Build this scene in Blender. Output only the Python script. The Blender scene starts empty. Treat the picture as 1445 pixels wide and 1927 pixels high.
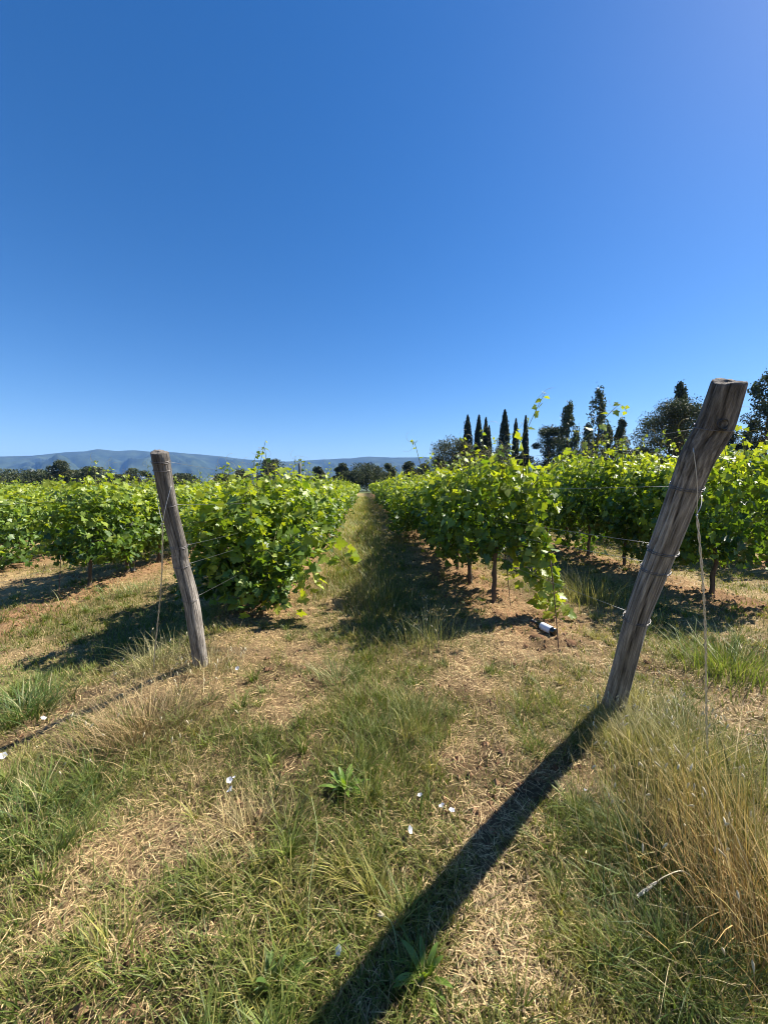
import bpy, math, random
import numpy as np
from mathutils import Vector, Matrix

R = math.radians
rng = np.random.default_rng(11)
random.seed(5)
scn = bpy.context.scene
COL = scn.collection

# ------------------------------------------------------------------ camera
H = 1.5
F = 724.0
YAW, PITCH = R(2.97), R(4.07)
cam_d = bpy.data.cameras.new('camera')
cam_d.sensor_fit = 'HORIZONTAL'
cam_d.sensor_width = 36.0
cam_d.lens = 36.0 * F / 1445.0
cam_d.clip_start = 0.05
cam_d.clip_end = 30000
cam = bpy.data.objects.new('camera', cam_d)
COL.objects.link(cam)
cam.location = (0, 0, H)
cam.rotation_euler = (math.pi / 2 - PITCH, 0, -YAW)
scn.camera = cam
ROT = np.array(cam.rotation_euler.to_matrix())
CAMP = np.array([0, 0, H])


def ray(u, v):
    d = ROT @ np.array([(u - 722.5) / F, -(v - 963.5) / F, -1.0])
    return d / np.linalg.norm(d)


def P(u, v, Y):
    """point of the place that lies along a sight line at depth Y"""
    d = ray(u, v)
    return CAMP + d * (Y / d[1])


# ------------------------------------------------------------------ noise and terrain
_T = np.random.default_rng(3).random((256, 256))


def vnoise(x, y, s=1.0, o=0):
    x = np.asarray(x, float) * s + o * 17.31 + 500
    y = np.asarray(y, float) * s + o * 9.77 + 500
    xi, yi = np.floor(x).astype(int), np.floor(y).astype(int)
    fx, fy = x - xi, y - yi
    fx, fy = fx * fx * (3 - 2 * fx), fy * fy * (3 - 2 * fy)
    a, b = _T[xi & 255, yi & 255], _T[(xi + 1) & 255, yi & 255]
    c, d = _T[xi & 255, (yi + 1) & 255], _T[(xi + 1) & 255, (yi + 1) & 255]
    return (a * (1 - fx) + b * fx) * (1 - fy) + (c * (1 - fx) + d * fx) * fy


def fbm(x, y, s=1.0, o=0, n=4):
    t, a, tot = 0, 1.0, 0
    for k in range(n):
        t = t + a * vnoise(x, y, s * 2 ** k, o + k)
        tot += a
        a *= .5
    return t / tot


L1X, R1X, SP = -1.30, 1.60, 2.95
ROWX = {}
for k in range(1, 15):
    ROWX[-k] = L1X - 3.17 * (k - 1)
for k in range(1, 10):
    ROWX[k] = R1X + SP * (k - 1)
ROWV = np.array(sorted(ROWX.values()))
ROW_START, ROW_END = 4.35, 72.0


def rowdist(x):
    x = np.asarray(x, float)
    return np.min(np.abs(x[..., None] - ROWV), axis=-1)


def terrain(x, y):
    x = np.asarray(x, float)
    y = np.asarray(y, float)
    q_ = np.clip((-x - 1.45) / 1.0, 0, 1)
    z = -.19 * q_ * q_ * (3 - 2 * q_) - .018 * np.clip(-x - 2.4, 0, 7)
    near = np.clip(1 - np.hypot(x, y) / 120, 0, 1)
    rd = rowdist(x)
    inrow = (y > 3.4) & (y < ROW_END + 1)
    z = z + np.where(inrow, 0.05 * np.exp(-(rd / .45) ** 2), 0)
    z = z + near * (.07 * (fbm(x, y, .8, 1, 3) - .5) + .06 * (fbm(x, y, 4.5, 4, 3) - .5))
    d = np.hypot(x, y)
    z = z + np.clip((d - 90) / 600, 0, 1) * -14.0
    return z


def G(u, v):
    """where a sight line meets the ground"""
    d = ray(u, v)
    t = -H / d[2]
    for _ in range(12):
        p = CAMP + d * t
        t += (p[2] - float(terrain(p[0], p[1]))) / -d[2] * .8
    return CAMP + d * t


# ------------------------------------------------------------------ mesh helpers
def mesh_np(name, verts, faces, tint=None, smooth=True):
    verts = np.asarray(verts, np.float32).reshape(-1, 3)
    me = bpy.data.meshes.new(name)
    if not isinstance(faces, list):
        faces = [faces]
    faces = [np.asarray(f, np.int32) for f in faces if len(f)]
    me.vertices.add(len(verts))
    me.vertices.foreach_set('co', verts.ravel())
    loops = np.concatenate([f.ravel() for f in faces])
    tot = np.concatenate([np.full(len(f), f.shape[1], np.int32) for f in faces])
    start = np.concatenate([[0], np.cumsum(tot)[:-1]]).astype(np.int32)
    me.loops.add(len(loops))
    me.loops.foreach_set('vertex_index', loops)
    me.polygons.add(len(tot))
    me.polygons.foreach_set('loop_start', start)
    me.polygons.foreach_set('loop_total', tot)
    me.polygons.foreach_set('use_smooth', np.full(len(tot), smooth, bool))
    if tint is not None:
        tint = np.asarray(tint, np.float32)
        c = np.ones((len(verts), 4), np.float32)
        c[:, :3] = tint
        at = me.color_attributes.new('tint', 'FLOAT_COLOR', 'POINT')
        at.data.foreach_set('color', c.ravel())
    me.update(calc_edges=True)
    return me


class MB:
    def __init__(s):
        s.v, s.q, s.t, s.c, s.n = [], [], [], [], 0

    def add(s, v, q=None, t=None, c=(1, 1, 1)):
        v = np.asarray(v, float).reshape(-1, 3)
        if q is not None and len(q):
            s.q.append(np.asarray(q, int).reshape(-1, 4) + s.n)
        if t is not None and len(t):
            s.t.append(np.asarray(t, int).reshape(-1, 3) + s.n)
        c = np.asarray(c, float)
        s.c.append(np.broadcast_to(c, (len(v), 3)) if c.ndim == 1 else c)
        s.v.append(v)
        s.n += len(v)
        return s

    def mesh(s, name, smooth=True):
        fs = []
        if s.q:
            fs.append(np.concatenate(s.q))
        if s.t:
            fs.append(np.concatenate(s.t))
        return mesh_np(name, np.concatenate(s.v), fs, np.concatenate(s.c), smooth)

    def build(s, name, mat, parent=None, smooth=True):
        return link(name, s.mesh(name, smooth), mat, parent)


def link(name, me, mat=None, parent=None):
    o = bpy.data.objects.new(name, me)
    COL.objects.link(o)
    if mat is not None and not me.materials:
        me.materials.append(mat)
    if parent is not None:
        o.parent = parent
    return o


def tag(o, label=None, cat=None, group=None, kind=None):
    if label:
        o['label'] = label
    if cat:
        o['category'] = cat
    if group:
        o['group'] = group
    if kind:
        o['kind'] = kind
    return o


def empty(name, loc=(0, 0, 0), label=None, cat=None, group=None):
    o = bpy.data.objects.new(name, None)
    COL.objects.link(o)
    o.location = [float(c) for c in loc]
    o.empty_display_size = .1
    return tag(o, label, cat, group)


def copy_tree(o, parent=None):
    c = o.copy()
    COL.objects.link(c)
    c.parent = parent
    for ch in list(o.children):
        copy_tree(ch, c)
    return c


def frames(pts):
    pts = np.asarray(pts, float)
    t = np.gradient(pts, axis=0)
    t /= np.linalg.norm(t, axis=1)[:, None] + 1e-9
    ref = np.array([0.31, .95, .05]) if abs(t[0, 2]) > .7 else np.array([0, 0, 1.])
    a = np.cross(t, ref)
    a /= np.linalg.norm(a, axis=1)[:, None] + 1e-9
    return t, a, np.cross(t, a)


def tube(mb, pts, rad, sides=6, c=(1, 1, 1), cap=True, disp=None):
    pts = np.asarray(pts, float)
    n = len(pts)
    rad = np.broadcast_to(np.asarray(rad, float), (n,))
    t, a, b = frames(pts)
    th = np.linspace(0, 2 * np.pi, sides, endpoint=False)
    rr = rad[:, None] * np.ones((n, sides))
    if disp is not None:
        rr = rr * disp(np.arange(n) / (n - 1), th)
    v = pts[:, None] + rr[..., None] * (np.cos(th)[None, :, None] * a[:, None] + np.sin(th)[None, :, None] * b[:, None])
    i = np.arange(n - 1)[:, None] * sides
    j = np.arange(sides)[None]
    k = (j + 1) % sides
    q = np.stack([i + j, i + k, i + sides + k, i + sides + j], -1).reshape(-1, 4)
    v = v.reshape(-1, 3)
    tr = []
    if cap:
        v = np.concatenate([v, pts[:1], pts[-1:]])
        m = n * sides
        jj, kk = np.arange(sides), (np.arange(sides) + 1) % sides
        tr = np.concatenate([np.stack([kk, jj, np.full(sides, m)], -1),
                             np.stack([(n - 1) * sides + jj, (n - 1) * sides + kk, np.full(sides, m + 1)], -1)])
    mb.add(v, q, tr, c)
    return mb


def smooth_path(pts, n=24):
    """Catmull-Rom through the given points"""
    p = np.asarray(pts, float)
    p = np.concatenate([[2 * p[0] - p[1]], p, [2 * p[-1] - p[-2]]])
    out = []
    m = len(p) - 3
    for t in np.linspace(0, m - 1e-6, n):
        i = int(t)
        f = t - i
        a, b, c, d = p[i:i + 4]
        out.append(.5 * (2 * b + (c - a) * f + (2 * a - 5 * b + 4 * c - d) * f * f + (3 * b - a - 3 * c + d) * f ** 3))
    return np.array(out)


def unit(v):
    return v / (np.linalg.norm(v, axis=-1, keepdims=True) + 1e-9)


# ------------------------------------------------------------------ materials
def new_mat(name):
    m = bpy.data.materials.new(name)
    m.use_nodes = True
    nt = m.node_tree
    nt.nodes.clear()
    out = nt.nodes.new('ShaderNodeOutputMaterial')
    return m, nt, out


def N(nt, kind, **kw):
    n = nt.nodes.new(kind)
    for k, v in kw.items():
        if k in n.inputs.keys():
            n.inputs[k].default_value = v
        else:
            setattr(n, k, v)
    return n


def leaf_mat(name, trans=.4, rough=.45, spec=.5, tgain=(1.6, 1.5, .6), var=.35, scale=30):
    m, nt, out = new_mat(name)
    at = N(nt, 'ShaderNodeAttribute', attribute_name='tint')
    tc = N(nt, 'ShaderNodeTexCoord')
    no = N(nt, 'ShaderNodeTexNoise', Scale=scale, Detail=2.0)
    nt.links.new(tc.outputs['Object'], no.inputs['Vector'])
    mr = N(nt, 'ShaderNodeMapRange')
    mr.inputs['To Min'].default_value = 1 - var
    mr.inputs['To Max'].default_value = 1 + var
    nt.links.new(no.outputs['Fac'], mr.inputs['Value'])
    mul = N(nt, 'ShaderNodeVectorMath', operation='SCALE')
    nt.links.new(at.outputs['Color'], mul.inputs[0])
    nt.links.new(mr.outputs['Result'], mul.inputs['Scale'])
    p = N(nt, 'ShaderNodeBsdfPrincipled', Roughness=rough)
    p.inputs['Specular IOR Level'].default_value = spec
    nt.links.new(mul.outputs[0], p.inputs['Base Color'])
    tr = N(nt, 'ShaderNodeBsdfTranslucent')
    tm = N(nt, 'ShaderNodeVectorMath', operation='MULTIPLY')
    tm.inputs[1].default_value = tgain
    nt.links.new(mul.outputs[0], tm.inputs[0])
    nt.links.new(tm.outputs[0], tr.inputs['Color'])
    mx = N(nt, 'ShaderNodeMixShader', Fac=trans)
    nt.links.new(p.outputs[0], mx.inputs[1])
    nt.links.new(tr.outputs[0], mx.inputs[2])
    nt.links.new(mx.outputs[0], out.inputs['Surface'])
    return m


def tint_mat(name, rough=.8, scale=40, var=.4, bump=.0, spec=.3, stretch=(1, 1, 1), metallic=0):
    m, nt, out = new_mat(name)
    at = N(nt, 'ShaderNodeAttribute', attribute_name='tint')
    tc = N(nt, 'ShaderNodeTexCoord')
    mp = N(nt, 'ShaderNodeMapping')
    mp.inputs['Scale'].default_value = stretch
    nt.links.new(tc.outputs['Object'], mp.inputs['Vector'])
    no = N(nt, 'ShaderNodeTexNoise', Scale=scale, Detail=6.0, Roughness=.65)
    nt.links.new(mp.outputs[0], no.inputs['Vector'])
    mr = N(nt, 'ShaderNodeMapRange')
    mr.inputs['From Min'].default_value = .25
    mr.inputs['From Max'].default_value = .75
    mr.inputs['To Min'].default_value = 1 - var
    mr.inputs['To Max'].default_value = 1 + var
    nt.links.new(no.outputs['Fac'], mr.inputs['Value'])
    mul = N(nt, 'ShaderNodeVectorMath', operation='SCALE')
    nt.links.new(at.outputs['Color'], mul.inputs[0])
    nt.links.new(mr.outputs['Result'], mul.inputs['Scale'])
    p = N(nt, 'ShaderNodeBsdfPrincipled', Roughness=rough, Metallic=metallic)
    p.inputs['Specular IOR Level'].default_value = spec
    nt.links.new(mul.outputs[0], p.inputs['Base Color'])
    if bump:
        b = N(nt, 'ShaderNodeBump', Strength=bump, Distance=.02)
        nt.links.new(no.outputs['Fac'], b.inputs['Height'])
        nt.links.new(b.outputs[0], p.inputs['Normal'])
    nt.links.new(p.outputs[0], out.inputs['Surface'])
    return m


M_LEAF = leaf_mat('vine_leaf', .34, .46, .5, (2.1, 1.95, .42))
M_GRASS = leaf_mat('grass_blade', .30, .5, .35, (1.4, 1.4, .7), .25, 9)
M_STRAW = leaf_mat('straw', .15, .6, .3, (1.2, 1.1, .8), .3, 15)
M_TREE = leaf_mat('tree_leaf', .18, .55, .3, (1.4, 1.4, .6), .35, 1.2)
M_BARK = tint_mat('bark', .9, 22, .5, .6, .2, (1, 1, .25))
M_WIRE = tint_mat('galvanised_wire', .45, 60, .25, 0, .5, metallic=.75)
M_IRON = tint_mat('rusty_iron', .8, 90, .4, .2, .3)
M_SOIL = tint_mat('soil_clod', .95, 60, .4, .6, .1)
M_PETAL = leaf_mat('petal', .35, .6, .2, (1, 1, 1), .06, 40)


def wood_mat():
    m, nt, out = new_mat('weathered_wood')
    at = N(nt, 'ShaderNodeAttribute', attribute_name='tint')
    uv = N(nt, 'ShaderNodeAttribute', attribute_name='grain')
    mp = N(nt, 'ShaderNodeMapping')
    mp.inputs['Scale'].default_value = (1, 1, .11)
    nt.links.new(uv.outputs['Vector'], mp.inputs['Vector'])
    n1 = N(nt, 'ShaderNodeTexNoise', Scale=75.0, Detail=7.0, Roughness=.7)
    nt.links.new(mp.outputs[0], n1.inputs['Vector'])
    mp2 = N(nt, 'ShaderNodeMapping')
    mp2.inputs['Scale'].default_value = (1, 1, .3)
    nt.links.new(uv.outputs['Vector'], mp2.inputs['Vector'])
    n2 = N(nt, 'ShaderNodeTexNoise', Scale=9.0, Detail=4.0)
    nt.links.new(mp2.outputs[0], n2.inputs['Vector'])
    cr = N(nt, 'ShaderNodeValToRGB')
    e = cr.color_ramp.elements
    e[0].position, e[0].color = .30, (.05, .043, .037, 1)
    e[1].position, e[1].color = .72, (.45, .41, .355, 1)
    k = e.new(.5)
    k.color = (.20, .178, .155, 1)
    nt.links.new(n1.outputs['Fac'], cr.inputs['Fac'])
    mr = N(nt, 'ShaderNodeMapRange')
    mr.inputs['From Min'].default_value, mr.inputs['From Max'].default_value = .3, .7
    mr.inputs['To Min'].default_value, mr.inputs['To Max'].default_value = .6, 1.3
    nt.links.new(n2.outputs['Fac'], mr.inputs['Value'])
    mul = N(nt, 'ShaderNodeVectorMath', operation='SCALE')
    nt.links.new(cr.outputs['Color'], mul.inputs[0])
    nt.links.new(mr.outputs['Result'], mul.inputs['Scale'])
    m2 = N(nt, 'ShaderNodeVectorMath', operation='MULTIPLY')
    nt.links.new(mul.outputs[0], m2.inputs[0])
    nt.links.new(at.outputs['Color'], m2.inputs[1])
    p = N(nt, 'ShaderNodeBsdfPrincipled', Roughness=.88)
    p.inputs['Specular IOR Level'].default_value = .2
    nt.links.new(m2.outputs[0], p.inputs['Base Color'])
    b = N(nt, 'ShaderNodeBump', Strength=1.0, Distance=.012)
    nt.links.new(n1.outputs['Fac'], b.inputs['Height'])
    nt.links.new(b.outputs[0], p.inputs['Normal'])
    nt.links.new(p.outputs[0], out.inputs['Surface'])
    return m


M_WOOD = wood_mat()


def plain(name, col, rough=.5, spec=.5, metallic=0):
    m, nt, out = new_mat(name)
    p = N(nt, 'ShaderNodeBsdfPrincipled', Roughness=rough, Metallic=metallic)
    tc = N(nt, 'ShaderNodeTexCoord')
    no = N(nt, 'ShaderNodeTexNoise', Scale=60.0, Detail=4.0)
    nt.links.new(tc.outputs['Object'], no.inputs['Vector'])
    mx = N(nt, 'ShaderNodeMix', data_type='RGBA')
    mx.inputs['A'].default_value = tuple(c * .75 for c in col) + (1,)
    mx.inputs['B'].default_value = tuple(min(1, c * 1.2) for c in col) + (1,)
    for i_ in mx.inputs:
        if i_.type == 'RGBA':
            pass
    ca = [i_ for i_ in mx.inputs if i_.type == 'RGBA']
    ca[0].default_value = tuple(c * .75 for c in col) + (1,)
    ca[1].default_value = tuple(min(1, c * 1.2) for c in col) + (1,)
    nt.links.new(no.outputs['Fac'], mx.inputs[0])
    nt.links.new([o for o in mx.outputs if o.type == 'RGBA'][0], p.inputs['Base Color'])
    p.inputs['Specular IOR Level'].default_value = spec
    nt.links.new(p.outputs[0], out.inputs['Surface'])
    return m


# ------------------------------------------------------------------ ground cover maps (world metres)
class Blobs:
    def __init__(s, lst):
        s.b = []
        for (u, v, ru, rv, w) in lst:
            p = G(u, v)
            du = (G(u + ru, v) - p)[:2]
            a, b = G(u, min(v + rv, 2100)), G(u, max(v - rv, 935))
            ry = max(.06, np.linalg.norm((b - a)[:2]) / 2)
            s.b.append((p[0], p[1], max(.06, np.linalg.norm(du)), ry, w))

    def __call__(s, x, y):
        t = np.zeros_like(x)
        for (px, py, rx, ry, w) in s.b:
            t = t + w * np.exp(-(((x - px) / rx) ** 2 + ((y - py) / ry) ** 2))
        return t


BARE = Blobs([(230, 1590, 120, 45, 1.3), (110, 1640, 70, 30, 1.1), (540, 1225, 80, 25, 1.3), (520, 1340, 60, 45, 1.1),
              (900, 1430, 70, 60, 1.1), (960, 1330, 60, 35, .8), (1010, 1210, 100, 35, 2), (1000, 1830, 130, 80, 1.0),
              (870, 1830, 110, 60, .7),
              (40, 1240, 60, 30, 1.2), (60, 1090, 90, 25, 1.4), (850, 1240, 55, 50, 1.3), (1250, 1255, 60, 25, 1.4),
              (620, 1140, 45, 28, 1.2), (1400, 1290, 70, 20, 1.0), (920, 1250, 60, 20, .9), (310, 1480, 50, 20, .7),
              (880, 1560, 50, 30, .6), (130, 1740, 70, 30, .7), (60, 1385, 30, 10, .9), (1390, 1340, 90, 20, .8),
              (780, 1290, 40, 20, .4), (470, 1290, 60, 25, .7), (960, 1700, 80, 60, .5)])
LUSH = Blobs([(690, 1250, 45, 90, 1.2), (700, 1440, 80, 50, 1.2), (640, 1560, 110, 60, .8), (90, 1510, 120, 70, 1.1),
              (480, 1390, 75, 30, 1.2), (40, 1320, 70, 40, 1.3), (220, 1190, 130, 35, 1.0), (100, 1160, 120, 30, .9),
              (1050, 1335, 65, 28, 1.2), (360, 1700, 80, 50, .8), (250, 1850, 100, 50, .8), (520, 1860, 70, 40, .9),
              (1350, 1240, 70, 30, 1.0), (1180, 1800, 90, 60, .9), (760, 1340, 60, 55, 1.0), (640, 1340, 60, 40, .8),
              (1390, 1280, 60, 30, .8), (160, 1790, 60, 40, .7), (1300, 1440, 120, 60, .9), (760, 1860, 60, 40, .9),
              (1120, 1560, 60, 40, .6), (400, 1180, 40, 15, .8), (730, 1090, 25, 60, .9)])


def strip(x, y):
    """the unmown grass strip down the middle of the alley"""
    c = .08 - .05 * np.sin(y * .35)
    return np.exp(-((x - c) / .34) ** 2)


def cover(x, y):
    """green cover 0..1, bareness 0..1, brown soil 0..1"""
    n1 = fbm(x, y, 1.6, 7, 4)
    n2 = fbm(x, y, 5.0, 12, 3)
    rd = rowdist(x)
    inrow = np.clip((y - 3.7) / .6, 0, 1) * (y < ROW_END)
    under = inrow * np.exp(-((rd) / .5) ** 4)
    bare = BARE(x, y)
    lush = LUSH(x, y)
    far = np.clip((y - 5) / 5, 0, 1)
    track = far * np.exp(-((rd - .85) / .25) ** 2) * np.where(np.abs(x) < 1.4, .45, .7) * (x > -.9)
    mid = far * np.exp(-((rd - 1.47) / .5) ** 2) * .9
    s = strip(x, y) * np.clip((y - 2.8) / 2, 0, 1)
    verge = np.exp(-((x + .42) / .38) ** 2) * np.clip((y - 4.2) / 1.5, 0, 1)
    s = np.maximum(s, verge * .9)
    n3 = fbm(x, y, 9.0, 44, 2)
    green = .63 + 1.9 * (n1 - .5) + 1.3 * (n2 - .5) + 1.1 * (n3 - .5) + .6 * lush - .65 * bare + .8 * s + .35 * mid - .25 * track - .55 * under
    soil = np.clip(under * (.55 + 1.2 * (n1 - .3)) + .3 * track * (n1 > .5), 0, 1)
    soil = np.maximum(soil, np.exp(-(((x - 1.72) / .55) ** 2 + ((y - 4.0) / .5) ** 2)) * 1.1)
    return np.clip(green, 0, 1), np.clip(bare * .6 + .8 * (.52 - n1), 0, 1), np.clip(soil, 0, 1), lush, s


# ------------------------------------------------------------------ ground
def graded(lo, hi, step, far, ratio=1.13):
    mid = list(np.arange(lo, hi, step))
    up, d = [mid[-1]], step
    while up[-1] < far:
        d *= ratio
        up.append(up[-1] + d)
    dn, d = [mid[0]], step
    while dn[-1] > -far:
        d *= ratio
        dn.append(dn[-1] - d)
    return np.array(dn[::-1][:-1] + mid + up[1:])


gx = graded(-5.0, 5.0, .03, 9000)
gy = graded(.7, 7.5, .03, 9000)
GX, GY = np.meshgrid(gx, gy)
gz = terrain(GX, GY)
nx, ny = len(gx), len(gy)
gr, ba, so, lu, st = cover(GX.ravel(), GY.ravel())
clod = (fbm(GX, GY, 14, 21, 3) - .5) * .11 + (fbm(GX, GY, 40, 23, 2) - .5) * .03
gz = gz + clod * np.maximum(so.reshape(gz.shape), .25 * ba.reshape(gz.shape)) * (np.hypot(GX, GY) < 14)
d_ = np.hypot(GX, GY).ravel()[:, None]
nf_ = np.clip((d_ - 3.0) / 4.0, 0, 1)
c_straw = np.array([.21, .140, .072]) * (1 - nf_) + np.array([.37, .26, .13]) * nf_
c_soil = np.array([.165, .092, .050])
c_soil2 = np.array([.34, .20, .10])
c_green = np.array([.13, .135, .05])
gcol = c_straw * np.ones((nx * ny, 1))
gcol = gcol * (1 - .6 * gr[:, None]) + c_green * .6 * gr[:, None]
n_s = fbm(GX.ravel(), GY.ravel(), 3, 31, 3)[:, None]
mot = np.clip((.5 - fbm(GX.ravel(), GY.ravel(), 2.6, 77, 4)) * 5 + .3, 0, 1)[:, None]
gcol = gcol * (1 - .45 * mot * (d_ < 12))
gcol = gcol * (1 - so[:, None]) + (c_soil * (1 - n_s) + c_soil2 * n_s) * so[:, None]
d_ = np.hypot(GX, GY).ravel()[:, None]
farc = np.array([.10, .12, .045])
gcol = np.where(d_ > 66, farc + .05 * (fbm(GX.ravel(), GY.ravel(), .01, 40, 3)[:, None] - .5), gcol)
idx = np.arange(nx * ny).reshape(ny, nx)
gq = np.stack([idx[:-1, :-1], idx[:-1, 1:], idx[1:, 1:], idx[1:, :-1]], -1).reshape(-1, 4)
M_GROUND = tint_mat('ground_earth', .95, 55, .55, .9, .1)
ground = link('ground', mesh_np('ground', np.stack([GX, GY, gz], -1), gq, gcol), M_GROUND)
tag(ground, 'dry straw-strewn vineyard soil with worn brown earth under the vine rows', 'ground', kind='structure')


# ------------------------------------------------------------------ grass blades
def sample_ground(n, d0, d1, power, az=60):
    """points thinning out with distance from the viewpoint"""
    u = rng.random(n)
    if abs(power - 2) < 1e-6:
        d = d0 * (d1 / d0) ** u
    else:
        k = 2 - power
        d = (d0 ** k + u * (d1 ** k - d0 ** k)) ** (1 / k)
    a = R(3) + R(az) * (2 * rng.random(n) - 1)
    return d * np.sin(a), d * np.cos(a), d


def blades(x, y, h, w, lean, az, col, segs=3, bend=1.0, z0=None, tipcol=None):
    n = len(x)
    z = terrain(x, y) if z0 is None else z0
    base = np.stack([x, y, z - .006], -1)
    dirv = np.stack([np.cos(az), np.sin(az), np.zeros(n)], -1)
    face = az + np.pi / 2 + (rng.random(n) - .5) * 1.4
    side = np.stack([np.cos(face), np.sin(face), np.zeros(n)], -1)
    V, C = [], []
    for k in range(segs + 1):
        t = k / segs
        hz = h * (t - .25 * bend * lean * t * t)
        ho = h * lean * (t ** 1.7) * .95
        ctr = base + dirv * ho[:, None] + np.array([0, 0, 1]) * hz[:, None]
        ww = w * (1 - t ** 1.6) * .5 + w * .04
        V.append(np.stack([ctr - side * ww[:, None], ctr + side * ww[:, None]], 1))
        cc = col if tipcol is None else col * (1 - t) + tipcol * t
        C.append(np.stack([cc, cc], 1))
    V = np.stack(V, 1).reshape(-1, 3)
    C = np.stack(C, 1).reshape(-1, 3)
    m = 2 * (segs + 1)
    q = []
    for k in range(segs):
        o = 2 * k
        q.append(np.stack([np.arange(n) * m + o, np.arange(n) * m + o + 1, np.arange(n) * m + o + 3, np.arange(n) * m + o + 2], -1))
    return V, np.concatenate(q), C


def mixcol(a, b, t):
    return np.asarray(a) * (1 - t[:, None]) + np.asarray(b) * t[:, None]


GREEN_A, GREEN_B, GREEN_C = (.060, .108, .018), (.155, .20, .034), (.31, .28, .075)
DRY_A, DRY_B = (.24, .17, .075), (.52, .40, .20)


def make_grass():
    x, y, d = sample_ground(400000, .75, 46, 1.58)
    g, b, s, lush, stp = cover(x, y)
    keep = rng.random(len(x)) < np.clip(g * 1.15 + .06, 0, 1) ** 1.1
    keep &= ~((np.abs(x) > 9) & (y > 9))
    x, y, d, g, lush, stp, s = (q[keep] for q in (x, y, d, g, lush, stp, s))
    n = len(x)
    cl = fbm(x, y, 7, 55, 2)
    h = (.03 + .055 * rng.random(n) ** 1.5) * (.6 + .9 * cl) + .075 * np.clip(lush, 0, 1.3) * rng.random(n) + .24 * stp * rng.random(n) ** 1.6 * np.clip((y - 2.6) / 2, 0, 1)
    h += .10 * np.clip((y - 7) / 6, 0, 1) * rng.random(n)
    w = .0038 * (.55 + .8 * rng.random(n)) * np.maximum(1, d / 2.6) ** .72
    lean = .25 + .9 * rng.random(n)
    az = fbm(x, y, 1.3, 60, 2) * 9 + rng.normal(0, 1.3, n)
    dry = np.clip(.35 + .9 * (fbm(x, y, 2.2, 70, 3) - .5) - .35 * lush + .35 * (rng.random(n) - .5) - .05 * stp, 0, 1)
    col = mixcol(GREEN_A, GREEN_B, rng.random(n))
    col = col * (1 - dry[:, None] * .75) + np.array(GREEN_C) * dry[:, None] * .75
    br = rng.random(n) < .10 + .25 * dry
    col[br] = mixcol(DRY_A, DRY_B, rng.random(br.sum()))
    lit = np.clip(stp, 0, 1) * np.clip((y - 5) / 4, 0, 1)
    col = col * (1 + .45 * lit[:, None])  # sunlit look of the far strip painted into its blade colour
    tip = col * .75 + np.array(GREEN_C) * .25
    near = d < 5
    mb = MB()
    # tufts that stand above the mown turf
    tx, ty, td = sample_ground(2600, .8, 18, 1.5)
    tg, tb, ts_, tl, tst = cover(tx, ty)
    ok = rng.random(len(tx)) < np.clip(tg * 1.1 - .15, 0, 1)
    for x0, y0, d0 in zip(tx[ok], ty[ok], td[ok]):
        m = int(rng.integers(16, 60))
        R0 = .018 + .045 * rng.random()
        a0 = rng.random(m) * 6.28
        r0 = R0 * np.sqrt(rng.random(m))
        hh = (.05 + .11 * rng.random() ** 1.6)
        t0 = rng.random()
        c0 = np.array(GREEN_A) * (1 - t0) + np.array(GREEN_B) * t0
        if rng.random() < .22:
            c0 = np.array(GREEN_C)
        cc = c0 * (.65 + .7 * rng.random((m, 1)))
        xx, yy = x0 + r0 * np.cos(a0), y0 + r0 * np.sin(a0)
        V, Q, C = blades(xx, yy, hh * (.4 + .7 * rng.random(m)), (.003 + .0025 * rng.random()) * (.7 + .6 * rng.random(m)) * max(1, d0 / 3) ** .6,
                         .3 + 1.0 * rng.random(m), a0 + rng.normal(0, .6, m), cc, 4, 1, None, cc * .8 + np.array(GREEN_C) * .2)
        mb.add(V, Q, None, C)
    for sel, sg in ((near, 3), (~near, 2)):
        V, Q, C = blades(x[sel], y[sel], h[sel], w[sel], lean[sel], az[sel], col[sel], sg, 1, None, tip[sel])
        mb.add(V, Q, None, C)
    o = mb.build('grass', M_GRASS)
    tag(o, 'short uneven green grass growing over the alley and headland', 'grass', kind='stuff')


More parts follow.
